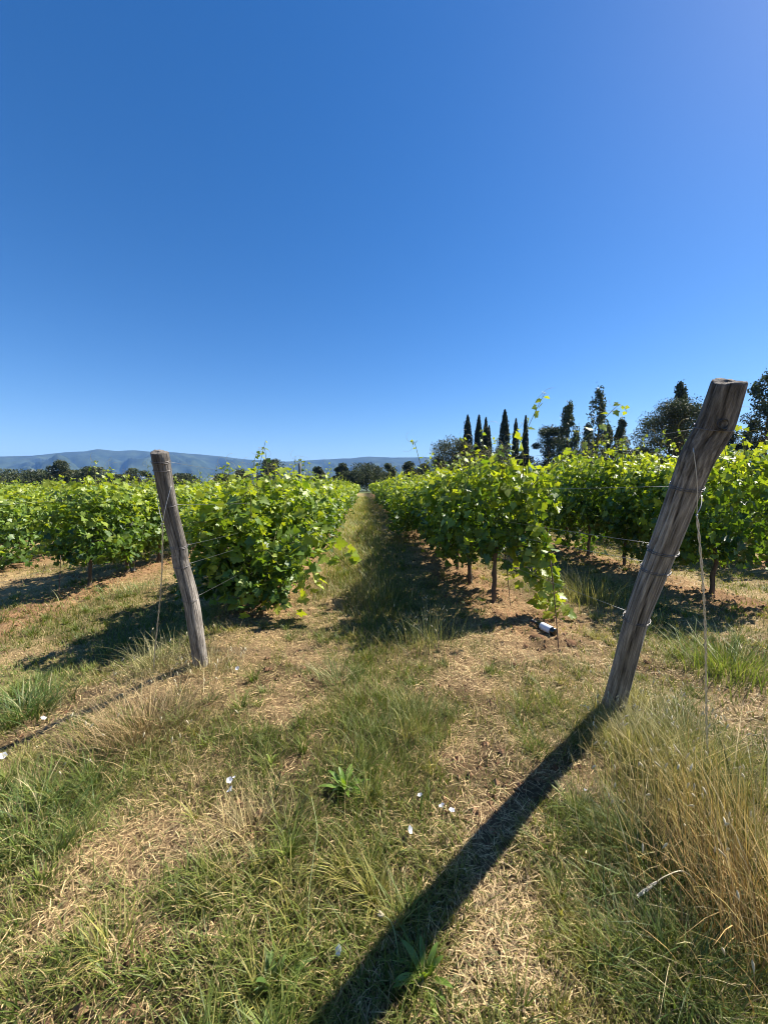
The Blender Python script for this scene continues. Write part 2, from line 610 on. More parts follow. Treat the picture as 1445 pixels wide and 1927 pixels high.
def make_dry():
    # standing dry stems
    x, y, d = sample_ground(60000, .75, 30, 1.7)
    g, b, s, lush, stp = cover(x, y)
    m = fbm(x, y, 1.1, 80, 3)
    keep = rng.random(len(x)) < np.clip((m - .42) * 3 + .1 + .5 * stp, 0, 1) * np.clip(1 - s, 0, 1)
    keep &= ~((np.abs(x) > 9) & (y > 9))
    x, y, d, stp = x[keep], y[keep], d[keep], stp[keep]
    n = len(x)
    h = .05 + .12 * rng.random(n) ** 2 + .2 * stp * rng.random(n) * np.clip((y - 2.6) / 2, 0, 1)
    w = .0022 * np.maximum(1, d / 2.6) ** .7
    col = mixcol(DRY_A, DRY_B, rng.random(n))
    V, Q, C = blades(x, y, h, w, .2 + .9 * rng.random(n), rng.random(n) * 6.28, col, 2)
    mb = MB().add(V, Q, None, C)
    o = mb.build('dry_grass', M_STRAW)
    tag(o, 'thin straw coloured dry grass stems standing among the green grass', 'dry grass', kind='stuff')
    # cut straw lying on the ground
    x, y, d = sample_ground(430000, .75, 24, 1.6)
    g, b, s, lush, stp = cover(x, y)
    keep = rng.random(len(x)) < np.clip(1.0 - .75 * g - .55 * s * (rng.random(len(x)) < .8), .05, 1) * np.clip(2.6 * fbm(x, y, 2.6, 77, 4) - .55, .08, 1)
    keep &= np.abs(x) < 9
    x, y, d, s = x[keep], y[keep], d[keep], s[keep]
    n = len(x)
    ln = (.012 + .065 * rng.random(n) ** 2.4) * np.maximum(1, d / 5) ** .4
    a = fbm(x, y, 1.7, 90, 2) * 10 + rng.normal(0, 1.1, n)
    w = (.0013 + .0020 * rng.random(n)) * np.maximum(1, d / 2.2) ** .65
    z = terrain(x, y) + .004 + .022 * rng.random(n) ** 2
    c = np.stack([x, y, z], -1)
    dv = np.stack([np.cos(a), np.sin(a), .35 * (rng.random(n) - .5)], -1) * ln[:, None] * .5
    sv = np.stack([-np.sin(a), np.cos(a), .9 * (rng.random(n) - .5)], -1) * w[:, None] * .5
    up = np.array([0, 0, 1.]) * (ln * .12 * rng.random(n))[:, None]
    V = np.stack([c - dv - sv, c - dv + sv, c + up + sv, c + up - sv, c + dv + sv * .6, c + dv - sv * .6], 1).reshape(-1, 3)
    i = np.arange(n)[:, None] * 6
    Q = np.concatenate([i + np.array([[0, 1, 2, 3]]), i + np.array([[3, 2, 4, 5]])])
    t = rng.random(n)
    col = mixcol((.16, .10, .05), (.74, .55, .27), t)
    gg = rng.random(n) < .12
    col[gg] = mixcol((.13, .15, .05), (.28, .27, .11), rng.random(gg.sum()))
    mb = MB().add(V, Q, None, np.repeat(col, 6, 0))
    o = mb.build('straw_litter', M_STRAW)
    tag(o, 'cut pale straw and mown stalks lying over the bare earth', 'straw', kind='stuff')
    # earth clods under the vines
    x, y, d = sample_ground(46000, .8, 22, 1.7)
    g, b, s, lush, stp = cover(x, y)
    keep = rng.random(len(x)) < np.maximum(s * .6, .45 * np.clip(1.1 - g * 1.6, 0, 1) * (fbm(x, y, 2.6, 77, 4) < .47))
    x, y, d = x[keep], y[keep], d[keep]
    n = len(x)
    r = (.006 + .022 * rng.random(n) ** 3) * np.maximum(1, d / 5) ** .5
    oc = np.array([[1, 0, 0], [0, 1, 0], [-1, 0, 0], [0, -1, 0], [0, 0, .8], [0, 0, -.8]])
    of = np.array([[0, 1, 4], [1, 2, 4], [2, 3, 4], [3, 0, 4], [1, 0, 5], [2, 1, 5], [3, 2, 5], [0, 3, 5]])
    V = np.stack([x, y, terrain(x, y) + r * .3], -1)[:, None] + oc[None] * r[:, None, None] * (.6 + .7 * rng.random((n, 6, 1)))
    T = (of[None] + np.arange(n)[:, None, None] * 6).reshape(-1, 3)
    mb = MB().add(V, None, T, np.repeat(mixcol((.12, .065, .035), (.33, .20, .11), rng.random(n)), 6, 0))
    o = mb.build('soil_clods', M_SOIL, smooth=False)
    tag(o, 'crumbly reddish brown earth clods under the vine rows', 'soil', kind='stuff')


make_grass()
make_dry()

# ------------------------------------------------------------------ vine leaves
_half = [(.03, -.02), (.13, -.20), (.27, -.22), (.40, -.10), (.36, .04), (.50, .10), (.56, .30), (.44, .36), (.30, .34), (.30, .52), (.17, .66)]
LEAF_N = np.array([(0, 0)] + _half + [(0, .86)] + [(-a, b) for a, b in _half[::-1]])
_half2 = [(.2, -.2), (.42, -.02), (.54, .28), (.27, .36)]
LEAF_M = np.array([(0, 0)] + _half2 + [(0, .86)] + [(-a, b) for a, b in _half2[::-1]])
LEAF_F = np.array([(0, -.05), (.5, .1), (.32, .6), (0, .85), (-.32, .6), (-.5, .1)])


def leaf_template(lod):
    o = (LEAF_N, LEAF_M, LEAF_F)[lod]
    c = np.array([[0, .2]])
    v = np.concatenate([c, o])
    n = len(o)
    f = np.array([[0, 1 + i, 1 + (i + 1) % n] for i in range(n)])
    return v, f


def leaf_mesh(mb, pos, tip, nor, size, col, lod):
    """lobed leaves at the given places; tip and nor are directions"""
    tv, tf = leaf_template(lod)
    n = len(pos)
    nor = unit(nor)
    tip = unit(tip - nor * np.sum(tip * nor, -1, keepdims=True))
    sd = np.cross(tip, nor)
    cup = (rng.random(n) - .3) * 1.5
    drp = rng.random(n) * .5
    x = tv[:, 0][None] * (.9 + .2 * rng.random((n, 1)))
    y = tv[:, 1][None]
    zz = np.abs(x) * cup[:, None] * .55 - (y ** 2) * drp[:, None] * .5
    if lod == 0:
        zz = zz + (rng.random((n, len(tv))) - .5) * .07
    V = pos[:, None] + size[:, None, None] * (x[..., None] * sd[:, None] + y[..., None] * tip[:, None] + zz[..., None] * nor[:, None])
    T = (tf[None] + (np.arange(n) * len(tv))[:, None, None]).reshape(-1, 3)
    C = np.repeat(col, len(tv), 0)
    mb.add(V, None, T, C)


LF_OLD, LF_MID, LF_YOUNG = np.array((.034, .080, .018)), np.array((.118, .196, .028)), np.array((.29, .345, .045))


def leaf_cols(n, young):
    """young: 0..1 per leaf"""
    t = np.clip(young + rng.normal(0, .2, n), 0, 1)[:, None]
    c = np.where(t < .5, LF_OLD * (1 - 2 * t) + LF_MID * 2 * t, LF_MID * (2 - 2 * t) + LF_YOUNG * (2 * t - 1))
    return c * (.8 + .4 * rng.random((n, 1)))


def canopy(mb, n, lod, zlow, ztop, hw, half_len, seed, size=.125, lump=.5):
    """leaves through the volume of one vine's canopy, thickest towards its outside"""
    y = (rng.random(n) * 2 - 1) * half_len
    th = rng.random(n) * 2 * np.pi
    r = rng.random(n) ** .38 * 1.06
    zc, hh = (zlow + ztop) / 2, (ztop - zlow) / 2
    cs, sn = np.cos(th), np.sin(th)
    ex = np.sign(cs) * np.abs(cs) ** .75
    ez = np.sign(sn) * np.abs(sn) ** .75
    lum = 1 + lump * 2 * (fbm(y + seed * 7.1, th * .9 + seed * 3.3, 1.7, 3, 3) - .5) * 1.6
    # gaps in the lower fringe, loose tips above
    x = hw * r * ex * lum
    z = zc + hh * r * ez * (1 + (lum - 1) * .7)
    end = np.clip((np.abs(y) / half_len - .8) / .2, 0, 1)
    x *= 1 - .25 * end
    keep = rng.random(n) < .35 + 1.4 * fbm(y + seed * 5, z + x + seed, 3.0, 9, 2)
    x, y, z, ex, ez, r = (q[keep] for q in (x, y, z, ex, ez, r))
    n = len(x)
    out = np.stack([ex, np.zeros(n), ez], -1)
    nor = unit(out * .7 + np.array([0, 0, .5]) + rng.normal(0, .85, (n, 3)))
    tip = np.stack([ex * .4 + rng.normal(0, .5, n), rng.normal(0, .8, n), -.6 + rng.normal(0, .6, n)], -1)
    sz = size * (.40 + .85 * rng.random(n) ** 1.2)
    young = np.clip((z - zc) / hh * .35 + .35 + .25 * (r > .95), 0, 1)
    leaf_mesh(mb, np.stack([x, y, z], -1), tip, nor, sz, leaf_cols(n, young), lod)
    return mb


def shoot_mesh(path, n_leaf, size0=.11, size1=.035, young0=.6, lod=0, tendril=True, r0=.0055, spread=.0):
    """a cane with leaves alternating along it and tendrils near its tip"""
    p = smooth_path(path, 22)
    mb = MB()
    tube(mb, p, np.linspace(r0, .0018, 22), 5, (.16, .17, .05))
    t = np.linspace(.08, .98, n_leaf)
    k = np.clip((t * 21).astype(int), 0, 20)
    pos = p[k] + (p[k + 1] - p[k]) * (t * 21 - k)[:, None]
    tn = unit(p[k + 1] - p[k])
    sgn = np.where(np.arange(n_leaf) % 2, 1., -1.)
    side = unit(np.cross(tn, np.array([.2, .97, .1])) + rng.normal(0, .35, (n_leaf, 3))) * sgn[:, None]
    sz = (size0 + (size1 - size0) * t) * (.8 + .4 * rng.random(n_leaf))
    att = pos + side * (sz * .35)[:, None] + rng.normal(0, spread, (n_leaf, 3)) if spread else pos + side * (sz * .35)[:, None]
    for a, b in zip(pos, att):
        tube(mb, [a, (a + b) / 2 + [0, 0, .006], b], .0011, 3, (.2, .2, .06), False)
    nor = unit(np.array([0, -.25, .6]) + rng.normal(0, .6, (n_leaf, 3)))
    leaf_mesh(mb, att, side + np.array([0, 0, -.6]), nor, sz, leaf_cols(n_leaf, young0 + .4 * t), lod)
    if tendril:
        for q in range(2):
            s = p[-3 - 4 * q]
            dv = unit(rng.normal(0, 1, 3) + np.array([0, 0, .3])) * (.10 + .08 * rng.random())
            sid = unit(np.cross(dv, [0, 1, .2])) * .04
            tube(mb, smooth_path([s, s + dv * .5 + sid, s + dv + sid * .3, s + dv * 1.15 - sid], 12), .0013, 3, (.3, .26, .09), False)
    return mb


# ------------------------------------------------------------------ vine prototypes
def trunk_mesh(seed, h=.72):
    r_ = np.random.default_rng(seed)
    mb = MB()
    z = np.linspace(-.06, h, 12)
    x = np.cumsum(r_.normal(0, .012, 12))
    y = np.cumsum(r_.normal(0, .012, 12))
    rad = np.linspace(.034, .02, 12) * (1 + r_.normal(0, .12, 12))
    tube(mb, np.stack([x - x[0], y - y[0], z], -1), rad, 9, (.115, .085, .06))
    for s in (-1, 1):
        b = np.array([x[-1] - x[0], y[-1] - y[0], h - .02])
        tube(mb, smooth_path([b, b + [0.01, s * .15, .07], b + [0, s * .42, .08]], 9), np.linspace(.018, .009, 9), 7, (.12, .09, .06))
    return mb.mesh('trunk')


def upright_shoots(mb, n, ztop, lod, half_len, hw, hi=.42):
    for _ in range(n):
        b = np.array([rng.normal(0, hw * .5), (rng.random() * 2 - 1) * half_len, ztop - .22])
        L = .25 + hi * rng.random() ** 1.5
        d = np.array([rng.normal(0, .22), rng.normal(0, .22), 1.0])
        e = b + d * L
        m = (b + e) / 2 + rng.normal(0, .03, 3)
        s = shoot_mesh([b, m, e, e + np.array([rng.normal(0, .05), rng.normal(0, .05), .02])], int(5 + 9 * L), .085, .03, .55, lod)
        for v, c in zip(s.v, s.c):
            pass
        off = mb.n
        mb.q += [q + off for q in s.q]
        mb.t += [q + off for q in s.t]
        mb.v += s.v
        mb.c += s.c
        mb.n += s.n
    return mb


def side_shoots(mb, n, zc, lod, half_len, hw):
    """canes that lean out of the canopy and droop"""
    for _ in range(n):
        s = 1 if rng.random() < .5 else -1
        b = np.array([s * hw * .55, (rng.random() * 2 - 1) * half_len, zc + rng.normal(0, .25)])
        L = .3 + .25 * rng.random()
        e = b + np.array([s * L * .7, rng.normal(0, .15), -.1 - L * .45 * rng.random()])
        m = (b + e) / 2 + np.array([0, 0, .10])
        q_ = shoot_mesh([b, m, e], 8, .10, .04, .5, lod, False)
        off = mb.n
        mb.q += [q + off for q in q_.q]
        mb.t += [q + off for q in q_.t]
        mb.v += q_.v
        mb.c += q_.c
        mb.n += q_.n


def proto(lod, seed, zlow=.32, ztop=1.5, hw=.53, half=.62):
    mb = MB()
    n, sz = ((1500, .105), (1000, .118), (520, .15))[lod]
    canopy(mb, n, lod, zlow, ztop, hw, half, seed, sz)
    if lod == 0:
        upright_shoots(mb, 7, ztop, 0, half, hw)
        side_shoots(mb, 6, (zlow + ztop) / 2, 0, half, hw)
    elif lod == 1:
        upright_shoots(mb, 5, ztop, 1, half, hw)
        side_shoots(mb, 3, (zlow + ztop) / 2, 1, half, hw)
    else:
        x = rng.normal(0, hw * .4, 26)
        y = (rng.random(26) * 2 - 1) * half
        z = ztop + .28 * rng.random(26) ** 1.5
        leaf_mesh(mb, np.stack([x, y, z], -1), rng.normal(0, 1, (26, 3)), rng.normal(0, 1, (26, 3)), np.full(26, .09), leaf_cols(26, np.full(26, .8)), 2)
    return mb


TR = [trunk_mesh(s) for s in range(5)]
PROTO = {}
for lod, cnt in ((1, 6), (2, 5)):
    PROTO[lod] = []
    for s in range(cnt):
        me = proto(lod, s + 10 * lod, zlow=(.16, .30, .40)[s % 3], hw=.56 + .12 * rng.random()).mesh('foliage')
        me.materials.append(M_LEAF)
        PROTO[lod].append(me)
for t_ in TR:
    t_.materials.append(M_BARK)

ORD = ['first', 'second', 'third', 'fourth', 'fifth', 'sixth', 'seventh', 'eighth', 'ninth', 'tenth']
ROWNAME = {-1: 'row just left of the path', 1: 'row just right of the path', -2: 'second row left of the path',
           2: 'second row right of the path', -3: 'third row left of the path', 3: 'third row right of the path',
           -4: 'fourth row left of the path', 4: 'fourth row right of the path', -5: 'fifth row left of the path',
           5: 'fifth row right of the path'}
ROWSZ = {-1: .93, 1: 1.05, 2: 1.22, 3: 1.2, -2: 1.04, -3: 1.05}
spots = []
VSP = .93
for k, X in ROWX.items():
    y0 = ROW_START + {1: .25, -1: .12, 2: .35, -2: 2.15, -3: 2.6}.get(k, .4 if k > 0 else 3.0)
    j = 0
    y = y0
    while y < ROW_END:
        ang = math.atan2(X, y) - YAW
        if abs(ang) < R(49) and X < 24:
            spots.append((math.hypot(X, y), k, j, X, y))
        j += 1
        y += VSP
        if j == 1 and k == -1:
            y -= .12
spots.sort()
rr = random.Random(8)
NEAR_INDIV = 300
PLACED = {}
for i, (d, k, j, X, y) in enumerate(spots[:NEAR_INDIV]):
    x = X + rr.uniform(-.05, .05)
    yy = y + rr.uniform(-.06, .06)
    z = float(terrain(x, yy))
    root = empty('grapevine', (x, yy, z), cat='grapevine')
    PLACED[(k, j)] = root
    lod = 0 if d < 9.5 else (1 if d < 24 else 2)
    sz = ROWSZ.get(k, 1.05 if k < 0 else 1.15)
    if lod == 0:
        zl = .26 if k == -1 else (.44 if k > 0 else .38)
        mb = MB()
        if k == -1:
            canopy(mb, 2200, 0, zl if j else .12, 1.5, .66, .62 if j else .5, i + 3, .102)
        else:
            canopy(mb, 1950 if (k, j) != (1, 0) else 1250, 0, zl if (k, j) != (1, 0) else .66, 1.5, .52, .62, i + 3, .096)
        upright_shoots(mb, 9 if k < 0 else 11, 1.5, 0, .6, .42)
        side_shoots(mb, 9 if k < 0 else 8, .95, 0, .6, .45)
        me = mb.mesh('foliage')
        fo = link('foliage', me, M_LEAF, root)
    else:
        fo = link('foliage', rr.choice(PROTO[lod]), None, root)
        if rr.random() < .5:
            fo.rotation_euler.z = math.pi
    fo.scale = (rr.uniform(.92, 1.1), 1, sz * rr.uniform(.88, 1.08) * (.86 if (k, j) == (-1, 0) else 1))
    fo.location = (rr.uniform(-.09, .09), rr.uniform(-.08, .08), rr.uniform(-.04, .04))
    fo.rotation_euler.x += rr.uniform(-.05, .05)
    fo.rotation_euler.y = rr.uniform(-.09, .09)
    tr = link('trunk', TR[i % 5], None, root)
    tr.rotation_euler.z = rr.uniform(0, 6)
    if j < 10 and abs(k) <= 3 and d < 22:
        side = 'leafy grapevine' if k < 0 else 'backlit grapevine'
        tag(root, f'{side}, {ORD[j]} from the near end of the {ROWNAME[k]}', group='grapevines in rows')
    elif abs(k) <= 5:
        tag(root, f'leafy green grapevine farther along the {ROWNAME[k]}, merged with its neighbours', group=f'grapevines farther along the {ROWNAME[k]}')
    else:
        w = 'left' if k < 0 else 'right'
        tag(root, f'green grapevine top among the distant rows far {w} of the path', group=f'grapevines in distant rows {w} of the path')
# far vines as one mass
far = MB()
for (d, k, j, X, y) in spots[NEAR_INDIV:]:
    s = MB()
    nl = 130
    canopy(s, nl, 2, .45, 1.5, .47, .6, k * 3.1 + j, .24)
    v = np.concatenate(s.v) + np.array([X, y, float(terrain(X, y))])
    v[:, 2] += (v[:, 2] - float(terrain(X, y))) * (ROWSZ.get(k, 1.05 if k < 0 else 1.15) - 1)
    far.add(v, None, np.concatenate(s.t), np.concatenate(s.c))
o = far.build('distant_vines', M_LEAF)
tag(o, 'mass of green vine rows filling the far field on both sides', 'grapevines', kind='stuff')

# long canes of the end vine on the right, built at its own place
vine = PLACED[(1, 0)]
vb = np.array(vine.location)


def child_shoot(root, path, n, s0, s1, y0, label=None, **kw):
    mb = shoot_mesh(np.asarray(path) - np.array(root.location), n, s0, s1, y0, 0, **kw)
    o_ = mb.build('shoot', M_LEAF, root)
    if label:
        o_['label'] = label
    return o_


child_shoot(vine, [P(905, 985, 4.45), P(950, 880, 4.35), P(985, 820, 4.3), P(1012, 765, 4.25), P(1026, 738, 4.25)], 16, .15, .05, .75, 'long upright cane with yellow-green leaves')
child_shoot(vine, [P(930, 980, 4.4), P(1010, 905, 4.2), P(1075, 850, 4.1), P(1130, 795, 4.05), P(1165, 762, 4.0), P(1180, 775, 4.0)], 15, .14, .04, .8, 'long cane leaning out to the right with yellow-green leaves')
child_shoot(vine, [P(935, 960, 4.5), P(925, 880, 4.5), P(950, 840, 4.5), P(985, 795, 4.5)], 12, .12, .04, .65)
child_shoot(vine, [P(905, 960, 4.5), P(880, 870, 4.5), P(872, 850, 4.5)], 10, .12, .05, .6)
for u0, v0, u1, v1, n_ in ((870, 930, 862, 868, 9), (893, 940, 905, 845, 10), (935, 930, 962, 858, 10), (975, 940, 1020, 880, 10), (1000, 960, 1045, 905, 9), (850, 945, 835, 890, 8), (955, 930, 935, 850, 9)):
    child_shoot(vine, [P(u0, v0, 4.45), P((u0 + u1) / 2 + 4, (v0 + v1) / 2, 4.4), P(u1, v1, 4.4)], n_, .14, .06, .7)
for a, b, c_, n in (((960, 960), (1015, 1040), (1045, 1150), 52), ((985, 980), (1025, 1060), (1052, 1185), 46), ((950, 990), (1000, 1075), (1035, 1130), 46), ((940, 900), (1000, 960), (1010, 1050), 46)):
    child_shoot(vine, [P(*a, 4.35), P(*b, 4.15), P(*c_, 4.05)], n, .15, .10, .6, 'cane hanging down towards the bottle', tendril=False, spread=.06)
# the end vine on the left: low skirt of leaves and tall canes
vine = PLACED[(-1, 0)]
for a, b, c_, n in (((480, 960), (430, 1020), (405, 1085), 30), ((500, 1000), (450, 1080), (455, 1150), 34), ((520, 1000), (500, 1090), (520, 1155), 30),
                    ((470, 920), (420, 980), (395, 1040), 30), ((540, 990), (570, 1070), (590, 1120), 30), ((560, 960), (620, 1030), (660, 1070), 24)):
    child_shoot(vine, [P(*a, 4.5), P(*b, 4.2), P(*c_, 4.15)], n, .15, .11, .5, None, tendril=False, spread=.06)
child_shoot(vine, [P(488, 960, 4.5), P(483, 900, 4.5), P(490, 870, 4.5), P(500, 828, 4.5)], 9, .13, .03, .85, 'tall cane rising above the hills')
vine = PLACED[(-1, 2)]
child_shoot(vine, [P(560, 930, 6.4), P(553, 895, 6.4), P(556, 858, 6.4)], 8, .1, .03, .8)
vine = PLACED[(-1, 3)]
child_shoot(vine, [P(600, 925, 7.2), P(612, 895, 7.2), P(622, 870, 7.2)], 8, .1, .03, .8)
cand = [key for key in PLACED if key[0] == 2 and key[1] < 2]
vine = PLACED[sorted(cand)[0]]
child_shoot(vine, [P(1390, 900, 4.9), P(1402, 840, 4.8), P(1392, 800, 4.8)], 8, .14, .07, .85)
child_shoot(vine, [P(1430, 900, 4.9), P(1440, 850, 4.9), P(1438, 830, 4.9)], 7, .13, .07, .8)


# ------------------------------------------------------------------ end posts
def plane_pts(pix, base, top):
    """points on the leaning plane of a post along given sight lines"""
    yb, zb = base[1], base[2]
    yt, zt = top[1], top[2]
    nrm = np.array([0, zt - zb, -(yt - yb)])
    out = []
    for (u, v) in pix:
        d = ray(u, v)
        t = np.dot(base - CAMP, nrm) / np.dot(d, nrm)
        out.append(CAMP + d * t)
    return np.array(out)


def post_mesh(path, rad, seed, cracks, chip=0.0):
    r_ = np.random.default_rng(seed)
    n, sd = 90, 64
    p = smooth_path(path, n)
    rad = np.interp(np.linspace(0, 1, n), np.linspace(0, 1, len(rad)), rad)
    t, a, b = frames(p)
    th = np.linspace(0, 2 * np.pi, sd, endpoint=False)
    s = np.linspace(0, 1, n)
    S, TH = np.meshgrid(s, th, indexing='ij')
    disp = 1 + .05 * np.sin(2 * TH + 5 * S + seed) + .035 * np.sin(3 * TH - 9 * S + seed * 2) + .03 * (fbm(TH * 9, S * 14, 1.0, seed, 3) - .5)
    disp += .07 * (fbm(np.cos(TH) * 2 + seed, np.sin(TH) * 2 + S * 9, 1.2, 3, 3) - .5)
    dark = np.ones_like(disp)
    for (ang, s0, s1, wd, dp) in cracks:
        wob = ang + .12 * np.sin(S * 11 + ang * 3) + .05 * np.sin(S * 37)
        dd = np.abs((TH - wob + np.pi) % (2 * np.pi) - np.pi)
        env = np.clip((S - s0) / .06, 0, 1) * np.clip((s1 - S) / .06, 0, 1)
        g_ = np.exp(-(dd / wd) ** 2) * env
        disp -= dp * g_
        dark *= 1 - .8 * g_
    rr_ = rad[:, None] * disp
    v = p[:, None] + rr_[..., None] * (np.cos(th)[None, :, None] * a[:, None] + np.sin(th)[None, :, None] * b[:, None])
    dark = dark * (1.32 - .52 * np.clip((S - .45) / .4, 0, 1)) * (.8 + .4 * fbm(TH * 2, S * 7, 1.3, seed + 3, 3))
    grain = np.stack([np.cos(TH) * .07, np.sin(TH) * .07, S * 1.9], -1).reshape(-1, 3)
    v = v.reshape(-1, 3)
    i = np.arange(n - 1)[:, None] * sd
    j = np.arange(sd)[None]
    k = (j + 1) % sd
    q = np.stack([i + j, i + k, i + sd + k, i + sd + j], -1).reshape(-1, 4)
    # sawn top: rings towards the centre
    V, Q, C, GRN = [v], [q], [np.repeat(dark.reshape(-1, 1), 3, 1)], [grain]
    prev = (n - 1) * sd
    base_n = n * sd
    for f in (.93, .6, .25, .02):
        ring = p[-1] + (v[(n - 1) * sd:(n - 1) * sd + sd] - p[-1]) * f + t[-1] * (.006 + .004 * np.sin(th * 2 + seed))[:, None] * (1 if f < .95 else 0) + r_.normal(0, .0012, (sd, 3))
        V.append(ring)
        GRN.append(np.stack([np.cos(th) * .07 * f * 4, np.sin(th) * .07 * f * 4, np.full(sd, .3)], -1))
        C.append(np.full((sd, 3), 1.2))
        jj, kk = np.arange(sd), (np.arange(sd) + 1) % sd
        Q.append(np.stack([prev + jj, prev + kk, base_n + kk, base_n + jj], -1))
        prev = base_n
        base_n += sd
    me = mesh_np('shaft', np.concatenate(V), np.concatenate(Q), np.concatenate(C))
    at = me.attributes.new('grain', 'FLOAT_VECTOR', 'POINT')
    at.data.foreach_set('vector', np.concatenate(GRN).astype(np.float32).ravel())
    return me, p, rad, t, a, b


def wire_ring(mb, post, s, tilt=0.0, r=.0022, turns=2, dang=0.0, c=(.16, .15, .145)):
    me, p, rad, t, a, b = post
    i = int(s * (len(p) - 1))
    th = np.linspace(0, 2 * np.pi * turns, 40 * turns)
    R_ = rad[i] * 1.045 + .0015
    lift = (np.linspace(-1, 1, len(th)) * .005 * turns) + tilt * np.sin(th + dang)
    pts = p[i] + R_ * (np.cos(th)[:, None] * a[i] + np.sin(th)[:, None] * b[i]) + lift[:, None] * t[i]
    tube(mb, pts, r, 6, c)


def end_post(pix, width, topz_pix, base_pix, lean_x, label, seed, cracks):
    base = G(*base_pix)
    # top lies in the row's own vertical plane
    d = ray(*topz_pix)
    tp = CAMP + d * ((base[0] + lean_x) / d[0])
    path = plane_pts(pix, base, tp)
    path = np.concatenate([[path[0] + (path[0] - path[1]) / np.linalg.norm(path[0] - path[1]) * .15], path])
    dist = [np.dot(q - CAMP, ROT @ np.array([0, 0, -1.0])) for q in path[1:]]
    rad = [w_ / F * q / 2 for w_, q in zip(width, dist)]
    rad = [r_ * .93 for r_ in [rad[0]] + rad]
    root = empty('wooden_post', base, label, 'post', 'leaning wooden end posts')
    loc = path - base
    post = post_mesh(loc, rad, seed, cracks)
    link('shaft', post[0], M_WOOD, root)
    return root, post, base


RP_pix = [(1152, 1335), (1172, 1260), (1199, 1160), (1249, 1030), (1291, 918), (1313, 860), (1342, 805), (1371, 720)]
RP_w = [43, 42, 44, 51, 54, 58, 61, 56]
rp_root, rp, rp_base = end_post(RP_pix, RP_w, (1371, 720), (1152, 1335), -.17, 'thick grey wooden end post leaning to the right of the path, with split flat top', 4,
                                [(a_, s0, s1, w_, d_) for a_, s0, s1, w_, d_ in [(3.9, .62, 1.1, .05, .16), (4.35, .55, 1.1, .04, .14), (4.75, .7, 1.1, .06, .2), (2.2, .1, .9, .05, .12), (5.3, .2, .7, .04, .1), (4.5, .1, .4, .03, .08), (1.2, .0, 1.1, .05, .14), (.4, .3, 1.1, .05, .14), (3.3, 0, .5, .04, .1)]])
LP_pix = [(378, 1250), (370, 1200), (358, 1125), (341, 1060), (337, 1030), (317, 948), (300, 852)]
LP_w = [29, 29, 29, 28.5, 29, 29, 33]
lp_root, lp, lp_base = end_post(LP_pix, LP_w, (300, 852), (378, 1250), .04, 'slimmer weathered wooden end post leaning to the left of the path', 9,
                                [(4.2, .0, .8, .05, .15), (4.7, .3, 1.1, .05, .16), (5.2, .1, .6, .04, .12), (3.7, .5, 1.1, .05, .12), (1.0, 0, 1.1, .05, .14), (2.2, .2, .9, .05, .12)])


def s_of(post, base, v):
    """share of a post's length at an image height"""
    best, bs = 1e9, 0
    me, p, *_ = post
    fwd = ROT
    for i, q in enumerate(p):
        w_ = ROT.T @ (q + base - CAMP)
        vv = 963.5 - F * w_[1] / -w_[2]
        if abs(vv - v) < best:
            best, bs = abs(vv - v), i / (len(p) - 1)
    return bs


for root, post, base, rings in ((rp_root, rp, rp_base, [(803, .006, 1), (918, .008, 2), (1032, .012, 2), (1068, .014, 2), (1160, .010, 2)]),
                                (lp_root, lp, lp_base, [(864, .004, 2), (880, .004, 1), (950, .006, 1), (1030, .012, 2), (1058, .006, 1), (1128, .008, 1)])):
    for v_, tl, tn in rings:
        mb = MB()
        wire_ring(mb, post, s_of(post, base, v_), tl, .0021, tn)
        mb.build('wire_binding', M_WIRE, root)
# dark tar knot on the right post
s = s_of(rp, rp_base, 806)
i = int(s * 89)
mb = MB()
kc = rp[1][i] + unit(ROT @ np.array([-.35, 0, 1.0])) * rp[2][i] * .98
for q in range(3):
    ph = np.linspace(0, 2 * np.pi, 20)
    pts = kc + np.stack([np.cos(ph) * .022, np.sin(ph * 2 + q) * .004 - .006, np.sin(ph) * .02], -1) + rng.normal(0, .004, 3)
    tube(mb, pts, .0028, 5, (.05, .045, .04))
mb.build('wire_knot', M_IRON, rp_root)


def ring_pt(post, base, v, side=0):
    i_ = int(s_of(post, base, v) * 89)
    return post[1][i_] + base + np.array([side * post[2][i_], .6 * post[2][i_], 0])


# trellis wires run along the rows
def row_wire(a, X, zt, yend, label, grp, sag=.03, n=30, r=.0011):
    b = np.array([X, yend, zt])
    t = np.linspace(0, 1, n)
    pts = a + (b - a) * t[:, None]
    pts[:, 2] -= sag * 4 * t * (1 - t)
    mb = MB()
    tube(mb, pts, r, 5, (.22, .22, .22))
    tag(mb.build('trellis_wire', M_WIRE), label, 'wire', grp)


POSTY = {-1: 7.95, 1: 8.4, -2: 7.6, 2: 9.0}
for v_, z_, lb in ((868, 1.62, 'uppermost thin wire from the left end post into its row'), (950, 1.22, 'thin wire from the middle of the left end post into its row'),
                   (1028, .90, 'wire tied just above the middle bindings of the left end post'), (1058, .68, 'straight wire just below the middle bindings of the left end post'),
                   (1126, .42, 'lowest slack wire from the foot of the left end post')):
    row_wire(ring_pt(lp, lp_base, v_, .5), L1X, z_, POSTY[-1], lb, 'trellis wires')
for v_, z_, lb in ((803, 1.85, 'uppermost wire from the right end post, seen against the sky'), (918, 1.45, 'thin wire from the middle of the right end post'),
                   (1028, 1.0, 'bright wire crossing the shade left of the right end post'), (1065, .78, 'second wire below the bright wire of the right end post'),
                   (1158, .42, 'lowest wire from the right end post above the tall grass')):
    row_wire(ring_pt(rp, rp_base, v_, -.7), R1X, z_, POSTY[1], lb, 'trellis wires')
